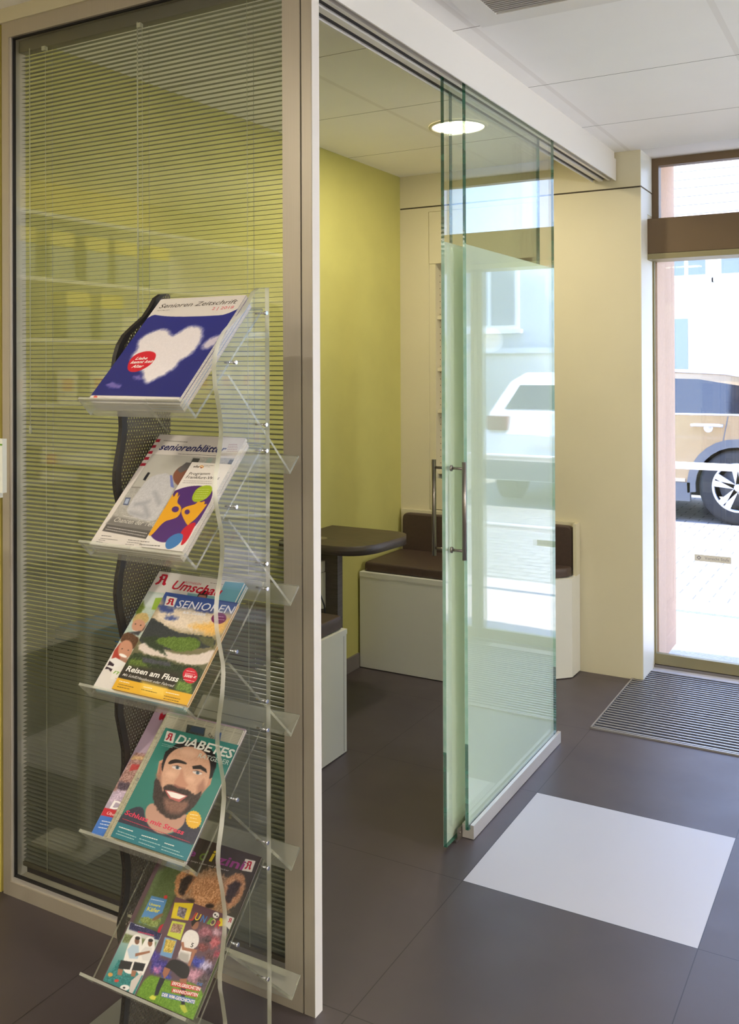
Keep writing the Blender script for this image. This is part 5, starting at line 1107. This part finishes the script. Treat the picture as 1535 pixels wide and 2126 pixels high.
def cover(name, parent, key, T_):
    """builds page art as one mesh: painted sheet plus lettering 0.1 mm above it. T_ maps (u, v, n) metres to object space"""
    w, h, ops = ART[key]
    c, nx, ny = paint(w, h, ops)
    us = np.linspace(0, w, nx); vs_ = np.linspace(0, h, ny)
    U, V = np.meshgrid(us, vs_); base = [T_(float(a), float(b), 0.0) for a, b in ((0, 0), (1, 0), (0, 1))]
    O = np.array(base[0]); A = np.array(base[1]) - O; B = np.array(base[2]) - O
    NRM = np.array(T_(0, 0, 1.0)) - O
    co_ = O + U[..., None] * A + V[..., None] * B
    verts = co_.reshape(-1, 3); idx = np.arange(nx * ny).reshape(ny, nx)
    quads = np.stack([idx[:-1, :-1], idx[:-1, 1:], idx[1:, 1:], idx[1:, :-1]], -1).reshape(-1, 4)
    cols = c.reshape(-1, 3)
    tv = []; tf = []; tcol = []
    def addp(pts, faces, col, lay):
        b0 = len(verts) + len(tv)
        for (a, b) in pts:
            tv.append(O + a / 1000 * A + b / 1000 * B + NRM * lay); tcol.append(lin(col))
        for f in faces: tf.append([b0 + i for i in f])
    def framepts(v, a, b):
        d = Vector((b[0] - a[0], b[1] - a[1])); L_ = d.length; d.normalize(); n_ = Vector((-d.y, d.x))
        return [(a[0] + d.x * p[0] + n_.x * p[1], a[1] + d.y * p[0] + n_.y * p[1]) for p in v], L_
    for o in ops:
        if o[0] == 't':
            _, s, a, b, hh, col, sh, bold = o
            v, f = text_mesh(s, 1.0, .022 if bold else .004, sh)
            L_ = math.hypot(b[0] - a[0], b[1] - a[1]); v2 = fit(v, L_, hh); pts, _ = framepts(v2, a, b); addp(pts, f, col, .00015)
        elif o[0] == 'b':
            _, a, b, hh, col, seed = o
            rg = random.Random(seed); L_ = math.hypot(b[0] - a[0], b[1] - a[1]); x = 0
            while x < L_ - .8:
                wd_ = min(rg.uniform(1.2, 5.5), L_ - x)
                v2 = [(x, 0), (x + wd_, 0), (x + wd_, hh * .62), (x, hh * .62)]; pts, _ = framepts(v2, a, b); addp(pts, [(0, 1, 2, 3)], col, .00012); x += wd_ + .9
        elif o[0] == 'l':
            Q = o[1]
            def bl_(x, y):
                t = [(1 - x) * Q[0][i] + x * Q[1][i] for i in (0, 1)]; u = [(1 - x) * Q[3][i] + x * Q[2][i] for i in (0, 1)]
                return (y * t[0] + (1 - y) * u[0], y * t[1] + (1 - y) * u[1])
            red = (186, 24, 50)
            for strip in ([(.24, .97), (.74, .97), (.86, .84), (.86, .8), (.22, .8), (.12, .9)], [(.62, .82), (.86, .82), (.86, .28), (.62, .3)], [(.62, .32), (.86, .3), (1.0, .14), (.86, 0), (.64, .1)],
                          [(.22, .62), (.46, .62), (.43, .30), (.2, .28)], [(.2, .30), (.43, .32), (.36, .12), (.14, 0), (0, .12)], [(.3, .46), (.7, .46), (.7, .56), (.3, .56)], [(.05, .72), (.12, .58), (.4, .6), (.42, .74), (.24, .82)]):
                p = [bl_(*q) for q in strip]; addp(p, [tuple(range(len(p)))[::-1]], red, .00018)
    me = bpy.data.meshes.new(name)
    allv = np.vstack([verts] + ([np.array(tv)] if tv else []))
    loops = [quads.reshape(-1)]; starts = list(range(0, len(quads) * 4, 4)); pos = len(quads) * 4; ex = []
    for f in tf: starts.append(pos); ex += f; pos += len(f)
    if ex: loops.append(np.array(ex))
    li = np.concatenate(loops).astype(np.int32)
    me.vertices.add(len(allv)); me.vertices.foreach_set('co', allv.astype(np.float32).reshape(-1))
    me.loops.add(len(li)); me.loops.foreach_set('vertex_index', li)
    me.polygons.add(len(starts)); me.polygons.foreach_set('loop_start', np.array(starts, np.int32))
    me.update(calc_edges=True); me.validate()
    ca = me.color_attributes.new('Col', 'FLOAT_COLOR', 'POINT')
    cc = np.ones((len(me.vertices), 4), np.float32); full = np.vstack([cols] + ([np.array(tcol)] if tcol else []))
    cc[:, :3] = full[:len(cc)]; ca.data.foreach_set('color', cc.reshape(-1))
    me.materials.append(M_print)
    ob = bpy.data.objects.new(name, me); COL.objects.link(ob); ob.parent = parent; return ob

def mag(key, k, x0, x1, a0, a1, s0, s1, label, name='magazine', cover_rgb=None, group=None, bow=0.0):
    """a magazine lying in front tray k: x range, distance along the slope, thickness range above the tray"""
    V = Vector((0, 1.280, ZV[k])); d = Vector((0, c45, c45)); n = Vector((0, -c45, c45)); X = Vector((1, 0, 0))
    org = V + X * x0 + d * (a0) + n * (s0)
    r = thing(name, org, label, 'magazine' if name != 'newspaper' else 'newspaper', group)
    w, h, t = x1 - x0, a1 - a0, s1 - s0
    def P(u, v, q): p = X * u + d * v + n * q; return (p.x, p.y, p.z)
    if key:
        cov = cover('front_cover', r, key, lambda u, v, q: P(u * w / ART[key][0], v * h / ART[key][1], t + q + .0004))
    def slab(u0, u1, v0, v1, q0, q1):
        m = MB(); vs = [P(u, v, q) for q in (q0, q1) for u, v in ((u0, v0), (u1, v0), (u1, v1), (u0, v1))]
        m.add(vs, [(0, 3, 2, 1), (4, 5, 6, 7), (0, 1, 5, 4), (1, 2, 6, 5), (2, 3, 7, 6), (3, 0, 4, 7)]); return m
    slab(0.0005, w - .0008, .0005, h - .0008, .0003, t - .0002).build('pages', M_paper, r)
    m = cover_rgb or (190, 184, 178)
    cmn = 'cover_%d_%d_%d' % m
    cm = bpy.data.materials.get(cmn) or mat(cmn, m, .4)
    sh = slab(0, w, 0, h, 0, .0003); sh2 = slab(0, w, 0, h, t - .0002, t + .0002); sh3 = slab(-.0003, .0001, 0, h, 0, t + .0002)
    for q in (sh2, sh3): sh.add(q.v, q.f)
    sh.build('cover_sheet', cm, r)
    return r
# tray 1
for i, (s0, s1, lb, c) in enumerate(((.0055, .0125, 'white-edged magazine at the very bottom of the top tray stack', (190, 184, 180)), (.013, .019, 'magazine second from bottom of the top tray stack', (120, 150, 190)), (.0195, .0255, 'magazine just under the blue cloud magazine', (196, 190, 186)))):
    mag(None, 0, -1.322, -1.108, .010, .290, s0, s1, lb, cover_rgb=c, group='magazines stacked in the top tray')
mag('m1', 0, -1.327, -1.108, .014, .294, .026, .033, 'magazine with heart-shaped white cloud on blue sky in the top tray', cover_rgb=(34, 38, 112))
# tray 2
for i, (s0, s1, lb, c) in enumerate(((.0055, .012, 'lowest white magazine of the second tray stack', (200, 194, 190)), (.0125, .0185, 'white magazine in the middle of the second tray stack', (206, 200, 194)))):
    mag(None, 1, -1.325, -1.110, .009, .281, s0, s1, lb, cover_rgb=c, group='magazines stacked in the second tray')
mag('m2', 1, -1.330, -1.109, .010, .284, .019, .025, 'white magazine with doctor in white coat, second tray from top', cover_rgb=(210, 204, 198))
mag('vhs', 1, -1.197, -1.101, .014, .212, .0256, .0325, 'small booklet with yellow hands on purple in the second tray', name='booklet', cover_rgb=(214, 206, 198))
# tray 3
for s0, s1, lb, c in ((.0055, .010, 'pale blue magazine lowest in the third tray stack', (110, 160, 176)), (.0105, .0145, 'magazine second from bottom of the third tray stack', (90, 140, 160))):
    mag(None, 2, -1.322, -1.107, .009, .268, s0, s1, lb, cover_rgb=c, group='magazines stacked in the third tray')
mag('um', 2, -1.327, -1.110, .011, .270, .015, .019, 'white magazine with red title and smiling father and child, third tray', cover_rgb=(100, 158, 180))
mag(None, 2, -1.272, -1.094, .013, .219, .0202, .0228, 'thin magazine directly under the river landscape magazine', cover_rgb=(206, 170, 110))
mag('sr', 2, -1.275, -1.095, .014, .222, .0236, .0268, 'magazine with river loop landscape and yellow bottom strip, third tray', cover_rgb=(200, 168, 110))
# tray 4
mag('m4', 3, -1.337, -1.108, .010, .262, .0055, .011, 'lilac magazine with red and blue stripes at the back of the fourth tray', cover_rgb=(172, 150, 168))
nw_ = mag('news', 3, -1.296, -1.108, .010, .258, .0115, .016, 'folded newspaper sticking out behind the bearded man magazine', name='newspaper', cover_rgb=(176, 170, 148))
V_ = Vector((0, 1.28, ZV[3])); d_ = Vector((0, c45, c45)); n_ = Vector((0, -c45, c45))
a = V_ + Vector((-1.298, 0, 0)) + d_ * .008 + n_ * .0145; b = a + d_ * .248
fo = MB().tube([tuple(a - nw_.location), tuple((a + b) / 2 - nw_.location), tuple(b - nw_.location)], [.0046, .0044, .0042], 12); fo.build('folded_edge', mat('newsprint', (186, 178, 150), .9, noise=.3, nscale=60, stretch=(1, 3, 3)), nw_)
mag('di', 3, -1.279, -1.098, .013, .225, .0205, .0252, 'teal magazine with smiling bearded man in the fourth tray', cover_rgb=(44, 104, 100))
# tray 5
mag(None, 4, -1.312, -1.100, .008, .270, .0052, .0075, 'dark magazine with pink spine at the back of the bottom tray', cover_rgb=(84, 60, 66))
mag('me', 4, -1.300, -1.084, .012, .286, .008, .0105, 'dark brown magazine with a furry bear cub in the bottom tray', cover_rgb=(60, 48, 44))
mag('ju', 4, -1.230, -1.088, .008, .175, .011, .0135, 'magazine with running football player on green grass, bottom tray', cover_rgb=(90, 110, 60))
mag('jl', 4, -1.303, -1.224, .008, .110, .014, .0155, 'small booklet with two white-shirted football players, bottom tray', name='booklet', cover_rgb=(190, 190, 186))
# flat carton at the left edge of the picture, standing on a display left of the frame
bxr = thing('product_box', (-1.85, 1.45, 1.093), 'white product box with green stripe at the left edge of the picture', 'box')
part('carton', MB().box(-1.93, -1.782, 1.440, 1.452, 1.098, 1.221), mat('white_carton', (226, 226, 214), .5), bxr)
part('printing', MB().box(-1.93, -1.782, 1.4392, 1.4399, 1.206, 1.210).box(-1.806, -1.792, 1.4392, 1.4399, 1.106, 1.122, 1).box(-1.84, -1.79, 1.4392, 1.4399, 1.124, 1.134, 2), [mat('print_green', (110, 160, 50), .5), mat('print_orange', (214, 140, 90), .5), mat('print_grey', (150, 160, 176), .5)], bxr)
v, f = text_mesh('e', 1.0, .02); v2 = fit(v, .016)
part('lettering', MB().add([(-1.806 + a, 1.4388, 1.172 + b) for a, b in v2], f), mat('print_green_dark', (96, 150, 40), .5), bxr)
sh = thing('display_rack', (-2.0, 1.45, 0), 'small white display rack under the product box left of the partition', 'shelf')
part('board', MB().box(-2.2, -1.80, 1.42, 1.456, 1.085, 1.0975), M_white, sh)
part('post', MB().box(-2.05, -2.02, 1.43, 1.455, .012, 1.085), M_white, sh)
part('foot', MB().box(-2.2, -1.98, 1.40, 1.50, .0, .012), M_white, sh)

# ================================================================== SHOP BEHIND THE VIEWER (seen in the glass)
sv = thing('product_shelf', (-3.6, -.3, 0), 'tall white shop shelf along the left wall reflected in the glass', 'shelf')
for ya_ in (-1.62, .98): part('side_panel', MB().box(-3.79, -3.42, ya_, ya_ + .02, 0, 2.1), M_white, sv)
part('back_panel', MB().box(-3.79, -3.78, -1.6, .98, 0, 2.1), M_white, sv)
for zz in (.1, .5, .85, 1.2, 1.5, 1.78, 2.08): part('shelf_board', MB().box(-3.78, -3.42, -1.6, .98, zz, zz + .018), M_white, sv)
M_bag = mat('yellow_bag', (226, 206, 44), .5, noise=.1); M_bag2 = mat('printed_bag', (150, 160, 150), .5, noise=.5, nscale=40)
random.seed(11)
def product(kind, y, z):
    t = thing('product_bag' if kind else 'product_carton', (-3.52, y, z), 'yellow-topped product bag on the shop shelf' if kind else 'pale product carton on the shop shelf', 'bag' if kind else 'box', 'yellow-topped bags on the shop shelf' if kind else 'pale cartons on the shop shelf')
    if kind:
        MB().box(-.05, .05, -.075, .075, .0, .16, 0, .01).build('bag_body', M_bag2, t); MB().box(-.052, .052, -.077, .077, .161, .23, 0, .008).build('bag_top', M_bag, t)
    else:
        MB().box(-.06, .06, -.06, .06, .0, .15).build('carton', M_socket, t); MB().box(.0601, .0606, -.03, .03, .05, .11).build('printing', mat('print_salmon', (220, 150, 120), .5) if not bpy.data.materials.get('print_salmon') else bpy.data.materials['print_salmon'], t)
    return t
protos = {0: product(0, -1.4, 1.2185), 1: product(1, -.2, 1.7985)}
def dup(r, loc):
    c = r.copy(); COL.objects.link(c); c.location = loc
    for ch in list(r.children): k = ch.copy(); COL.objects.link(k); k.parent = c
    return c
for y in (0.0, .22, .45, .68, -.45): dup(protos[1], (-3.52, y, 1.7985))
for y in (-.1, .12, .55): dup(protos[1], (-3.52, y, 1.5185))
for y in (-1.2, -1.0, -.8, -.6, -.3, 0, .2, .5, .8): dup(protos[0], (-3.52, y, 1.2185))
for y in (-1.3, -1.0, -.7, .3, .7): dup(protos[0], (-3.52, y, .8685))
ctr = thing('sales_counter', (-2.6, -1.2, 0), 'white sales counter behind the viewer reflected in the glass', 'counter')
part('body', MB().box(-2.9, -1.3, -1.75, -1.25, .0, 1.0), M_white, ctr); part('worktop', MB().box(-2.94, -1.26, -1.79, -1.2, 1.0, 1.04, 0, .004), M_cream, ctr)

# ================================================================== OUTDOORS
struct(MB().box(-40, 40, 5.9, 60, -.3, -.18).build('floor_street', M_street), None, None)
struct(MB().box(-12, 12, 4.44, 5.9, -.3, -.05).build('floor_step', M_step))
# handrail guarding the entrance step
hr = thing('handrail', (0.2, 5.6, 0), 'white tubular handrail with two bars on the step outside the door', 'railing')
def railbar(z, pts): return MB().tube([(x, y, z) for x, y in pts], .021, 14)
rp_ = [(-3.2, 5.6), (1.15, 5.6)]
part('top_bar', railbar(.80, rp_), M_rail, hr); part('middle_bar', railbar(.36, rp_), M_rail, hr)
rp2 = [(1.15, 5.6), (1.9, 4.95)]
part('top_bar', railbar(.80, rp2), M_rail, hr); part('middle_bar', railbar(.36, rp2), M_rail, hr)
for x, y in ((-3.0, 5.6), (1.15, 5.6), (1.88, 4.97)):
    part('post', MB().tube([(x, y, -.049), (x, y, .79)], .021, 14).lathe([(0.001, .012), (.045, .012), (.05, 0)], (x, y, -.05), n=20), M_rail, hr)

# suv
def wheel(root, x, y, zc, R=.365, rimmat=None, side=-1):
    w = part('tyre', MB().lathe([(R * .66, -.11), (R * .9, -.115), (R, -.09), (R, .09), (R * .9, .115), (R * .66, .11), (R * .66, -.11)], (x, y + .115, zc), 'y', 48), M_rubber, root)
    m = MB(); yy = y + .012
    m.lathe([(R * .66, 0.0), (R * .68, -.006), (R * .62, -.008), (R * .60, .03)], (x, yy, zc), 'y', 48)
    for k in range(5):
        a0 = 2 * PI * k / 5 + .31
        for s_ in (-1, 1):
            a = a0 + s_ * .17; dx, dz = math.cos(a), math.sin(a); px_, pz = -dz, dx
            b = a0 + s_ * .03; bx_, bz = math.cos(b), math.sin(b); wi, wo_ = .022, .030
            q = [(bx_ * .03 - px_ * wi, bz * .03 - pz * wi), (bx_ * .03 + px_ * wi, bz * .03 + pz * wi), (dx * R * .63 + px_ * wo_, dz * R * .63 + pz * wo_), (dx * R * .63 - px_ * wo_, dz * R * .63 - pz * wo_)]
            m.add([(x + u, yy + .002, zc + v) for u, v in q] + [(x + u, yy + .03, zc + v) for u, v in q], [(0, 1, 2, 3), (4, 7, 6, 5), (0, 4, 5, 1), (1, 5, 6, 2), (2, 6, 7, 3), (3, 7, 4, 0)])
    m.lathe([(.001, -.004), (.035, -.004), (.04, .01)], (x, yy, zc), 'y', 24)
    subpart('rim', m, M_rim, root, w)
    subpart('brake_disc', MB().lathe([(.001, 0), (R * .5, 0), (R * .5, .02), (.001, .02)], (x, yy + .07, zc), 'y', 32), M_cladding, root, w)
suv = thing('suv', (-2.6, 10.4, -.18), 'gold coloured suv parked across the street seen through the glass door', 'car')
y0 = 9.62; Wd = 1.8; G = -.18
bodyp = [(-4.95, .15), (-4.98, .45), (-4.9, .62), (-4.7, .70), (-3.95, .80), (-3.3, 1.20), (-2.9, 1.30), (-2.2, 1.335), (-1.5, 1.29), (-.95, 1.18), (-.62, .92), (-.5, .80), (-.46, .5), (-.5, .2), (-.92, .16), (-.94, .30), (-1.05, .50), (-1.2, .60), (-1.37, .63), (-1.54, .60), (-1.69, .50), (-1.79, .34), (-1.81, .2), (-3.70, .2), (-3.75, .35), (-3.9, .5), (-4.12, .585), (-4.35, .5), (-4.5, .30), (-4.52, .15)]
def slab_body(poly, y0, w, tumble):
    m = MB(); n = len(poly)
    def ins(z): return max(0, (z - .88)) * tumble
    vs = [(x, y0 + ins(z), z) for x, z in poly] + [(x, y0 + w - ins(z), z) for x, z in poly]
    bm = bmesh.new(); bv = [bm.verts.new(v) for v in vs]
    bm.faces.new([bv[i] for i in range(n)]); bm.faces.new([bv[n + i] for i in reversed(range(n))])
    for i in range(n): bm.faces.new([bv[(i + 1) % n], bv[i], bv[n + i], bv[n + (i + 1) % n]])
    bmesh.ops.recalc_face_normals(bm, faces=bm.faces[:]); bmesh.ops.triangulate(bm, faces=[f for f in bm.faces if len(f.verts) > 4]); m.frombm(bm); return m
low = [p for p in bodyp if p[1] < .88]; k_ = low.index((-3.95, .80)) + 1
low = low[:k_] + [(-3.82, .88), (-.58, .88)] + low[k_:]
up = [(-3.82, .88)] + [p for p in bodyp if p[1] > .88] + [(-.58, .88)]
bm_ = slab_body(low, y0, Wd, .25); u_ = slab_body(up, y0, Wd, .25); bm_.add(u_.v, u_.f)
part('body', bm_, M_gold, suv)
wp = [(-3.55, .90), (-3.05, 1.19), (-2.4, 1.255), (-1.75, 1.24), (-1.25, 1.16), (-.93, 1.02), (-.95, .93), (-1.2, .905)]
def onside(poly, off, th):
    n = len(poly); m = MB()
    vs = [(x, y0 + max(0, z - .88) * .25 - off, z) for x, z in poly] + [(x, y0 + max(0, z - .88) * .25 - off + th, z) for x, z in poly]
    m.add(vs, [tuple(range(n)), tuple(range(2 * n - 1, n - 1, -1))] + [((i + 1) % n, i, n + i, n + (i + 1) % n) for i in range(n)]); return m
part('side_window', onside(wp, .006, .01), M_carglass, suv)
part('window_trim', onside([(-3.6, .888), (-3.58, .900), (-1.2, .905), (-.9, .93), (-.88, .91), (-1.2, .888)], .011, .012), M_rim, suv)
part('roof_rail', MB().tube([(-3.3, y0 + .085, 1.235), (-2.8, y0 + .1, 1.30), (-2.0, y0 + .1, 1.325), (-1.5, y0 + .1, 1.30), (-1.0, y0 + .09, 1.215), (-.75, y0 + .07, 1.09)], .018, 10), M_rim, suv)
part('door_handle', MB().tube([(-1.80, y0 - .03, .785), (-1.76, y0 - .035, .79), (-1.55, y0 - .035, .79), (-1.5, y0 - .02, .785)], .016, 10).lathe([(.001, -.004), (.04, -.004), (.045, .004)], (-1.64, y0 - .002, .76), 'y', 20), M_rim, suv)
part('door_seam', onside([(-1.46, .88), (-1.45, .88), (-1.50, .62), (-1.60, .50), (-1.61, .50), (-1.51, .62)], .002, .003), M_cladding, suv)
def arch(xc, zc, r0, r1, a0, a1, n=16):
    p = [(xc + r1 * math.cos(a0 + (a1 - a0) * i / n), zc + r1 * math.sin(a0 + (a1 - a0) * i / n)) for i in range(n + 1)]
    q = [(xc + r0 * math.cos(a0 + (a1 - a0) * i / n), zc + r0 * math.sin(a0 + (a1 - a0) * i / n)) for i in range(n + 1)]
    m = MB()
    for i in range(n):
        k = [p[i], p[i + 1], q[i + 1], q[i]]; m.add([(x, y0 - .014, z) for x, z in k] + [(x, y0 + .02, z) for x, z in k], [(3, 2, 1, 0), (4, 5, 6, 7), (0, 1, 5, 4), (2, 3, 7, 6)])
    return m
for xc in (-1.37, -4.12): part('wheel_arch', arch(xc, .185, .395, .475, -.15, PI + .15), M_cladding, suv)
part('sill', MB().box(-3.66, -1.815, y0 - .014, y0 + .06, .03, .215), M_cladding, suv)
part('chrome_strip', MB().box(-3.5, -1.86, y0 - .02, y0 + .01, .222, .252, 0, .003), M_rim, suv)
part('underbody', MB().box(-4.7, -.6, y0 + .25, y0 + Wd - .1, .06, .5), M_rubber, suv)
for xc in (-1.37, -4.12): wheel(suv, xc, y0 + .0, .185); wheel(suv, xc, y0 + Wd - .24, .185)
part('tail_light', MB().box(-.56, -.47, y0 - .004, y0 + .3, .72, .86, 0, .01), M_red, suv)

# white hatchback seen from behind
hc = thing('hatchback', (1.02, 12, -.18), 'white hatchback parked facing away, mirrored in the frosted glass door', 'car')
yr = 9.1; cx = 1.02
sec = [(9.15, .1), (9.08, .35), (9.1, .62), (9.2, .85), (9.5, 1.2), (9.9, 1.30), (10.8, 1.30), (11.7, .92), (12.6, .78), (12.9, .5), (12.9, .1)]
m = MB(); n = len(sec)
def hw(z): return .85 - max(0, z - .8) * .42
L0 = [(cx - hw(z), y, z) for y, z in sec]; L1 = [(cx + hw(z), y, z) for y, z in sec]
m.add(L0 + L1, [tuple(range(n)), tuple(range(2 * n - 1, n - 1, -1))] + [((i + 1) % n, i, n + i, n + (i + 1) % n) for i in range(n)])
DY = 0.7
m.v = [(x, y + DY, z) for x, y, z in m.v]
part('body', m, M_carwhite, hc)
part('rear_window', MB().add([(cx - .66, 9.245 + DY, .90), (cx + .66, 9.245 + DY, .90), (cx + .56, 9.455 + DY, 1.16), (cx - .56, 9.455 + DY, 1.16), (cx - .66, 9.225 + DY, .90), (cx + .66, 9.225 + DY, .90), (cx + .56, 9.435 + DY, 1.16), (cx - .56, 9.435 + DY, 1.16)], [(4, 5, 6, 7), (0, 3, 2, 1), (0, 1, 5, 4), (1, 2, 6, 5), (2, 3, 7, 6), (3, 0, 4, 7)]), M_carglass, hc)
part('number_plate', MB().box(cx - .26, cx + .26, 9.06 + DY, 9.085 + DY, .50, .61), mat('plate_white', (230, 230, 226), .5), hc)
part('bumper', MB().box(cx - .84, cx + .84, 9.03 + DY, 9.2 + DY, .12, .34, 0, .02), M_cladding, hc)
for s_ in (-1, 1): part('tail_light', MB().box(cx + s_ * .70 - .12, cx + s_ * .70 + .12, 9.07 + DY, 9.2 + DY, .66, .82, 0, .02), M_red, hc)
for s_ in (-1, 1):
    for yy in (9.75, 12.2): part('tyre', MB().lathe([(.2, -.1), (.31, -.1), (.31, .1), (.2, .1), (.2, -.1)], (cx + s_ * .76, yy + DY, .13), 'x', 32), M_rubber, hc)

# houses
def window_unit(root, x0, x1, y, z0, z1, arch_=False):
    f = part('window', MB().box(x0, x1, y - .03, y + .02, z0, z1), M_winframe, root)
    xm = (x0 + x1) / 2
    subpart('pane', MB().box(x0 + .06, xm - .03, y - .04, y - .031, z0 + .06, z1 - .06).box(xm + .03, x1 - .06, y - .04, y - .031, z0 + .06, z1 - .06), M_win, root, f)
    subpart('sill', MB().box(x0 - .06, x1 + .06, y - .12, y - .03, z0 - .06, z0), M_winframe, root, f)
hA = thing('white_house', (-4, 16, -.18), 'white rendered house with tiled roof across the street behind the gold suv', 'house')
part('wall', MB().box(-12, 1.4, 14, 19, -.18, 3.3), M_paint_w, hA)
for x0_, x1_ in ((-3.0, -2.35), (-2.25, -1.6), (-6.0, -5.0), (-8.5, -7.5), (-.6, .3)): window_unit(hA, x0_, x1_, 14, 2.62, 3.14)
part('ground_window', MB().box(-3.2, -2.66, 13.97, 14.01, 1.25, 2.05), M_win, hA)
window_unit(hA, -1.2, -.4, 14, .9, 2.0); window_unit(hA, -6.0, -5.0, 14, .9, 2.0)
rf = MB().add([(-12.3, 13.7, 3.25), (1.7, 13.7, 3.25), (1.7, 17.0, 5.9), (-12.3, 17.0, 5.9), (-12.3, 13.7, 3.1), (1.7, 13.7, 3.1), (1.7, 17.0, 5.75), (-12.3, 17.0, 5.75)], [(0, 1, 2, 3), (7, 6, 5, 4), (0, 4, 5, 1), (1, 5, 6, 2), (3, 2, 6, 7), (0, 3, 7, 4)])
nrow = 16
for i in range(nrow):
    t = i / nrow; ya, za = 13.7 + 3.3 * t, 3.25 + 2.65 * t
    rf.box(-12.3, 1.7, ya - .01, ya + .05, za, za + .035)
part('roof', rf, M_rooftile, hA)
hB = thing('grey_house', (5, 15, -.18), 'tall pale grey house mirrored in the glass door', 'house')
part('wall', MB().box(2.0, 14, 12.6, 18, -.18, 7.5), M_render_b, hB)
for z0_ in (1.9, 4.2):
    for x0_ in (2.5, 4.4, 6.4, 8.4): window_unit(hB, x0_, x0_ + .9, 12.6, z0_, z0_ + 1.35)
gw = thing('garden_wall', (2.4, 11.9, -.18), 'low white garden wall with coping mirrored in the glass door', 'wall')
part('wall', MB().box(1.0, 9, 12.0, 12.2, -.18, 1.55), M_paint_w, gw); part('coping', MB().box(.97, 9.05, 11.95, 12.25, 1.55, 1.62), M_winframe, gw)
hg = thing('hedge', (3.8, 9.6, -.05), 'clipped green hedge mirrored at the left of the glass door', 'hedge')
random.seed(8); bm = bmesh.new(); bmesh.ops.create_cube(bm, size=1)
bmesh.ops.subdivide_edges(bm, edges=bm.edges[:], cuts=16, use_grid_fill=True)
for v in bm.verts:
    v.co = Vector((3.75 + v.co.x * 1.7, 10.6 + v.co.y * .9, .92 + v.co.z * 1.95)) + Vector((random.uniform(-.05, .05), random.uniform(-.05, .05), random.uniform(-.05, .05)))
hm = MB(); hm.frombm(bm); part('foliage', hm, M_hedge, hg)
part('trunk', MB().tube([(3.75, 10.6, -.18), (3.75, 10.6, .3)], .05, 8), M_wood, hg)

# sky portals at the storefront openings guide the sampling of the daylight
for (x0_, x1_) in ((-.98, .29), (.63, 2.89)):
    pl = bpy.data.lights.new('sky_portal', 'AREA'); pl.shape = 'RECTANGLE'; pl.size = x1_ - x0_; pl.size_y = 2.28; pl.cycles.is_portal = True
    po_ = bpy.data.objects.new('sky_portal', pl); COL.objects.link(po_); po_.location = ((x0_ + x1_) / 2, YD + .3, 1.17); po_.rotation_euler = (math.radians(-90), 0, 0)
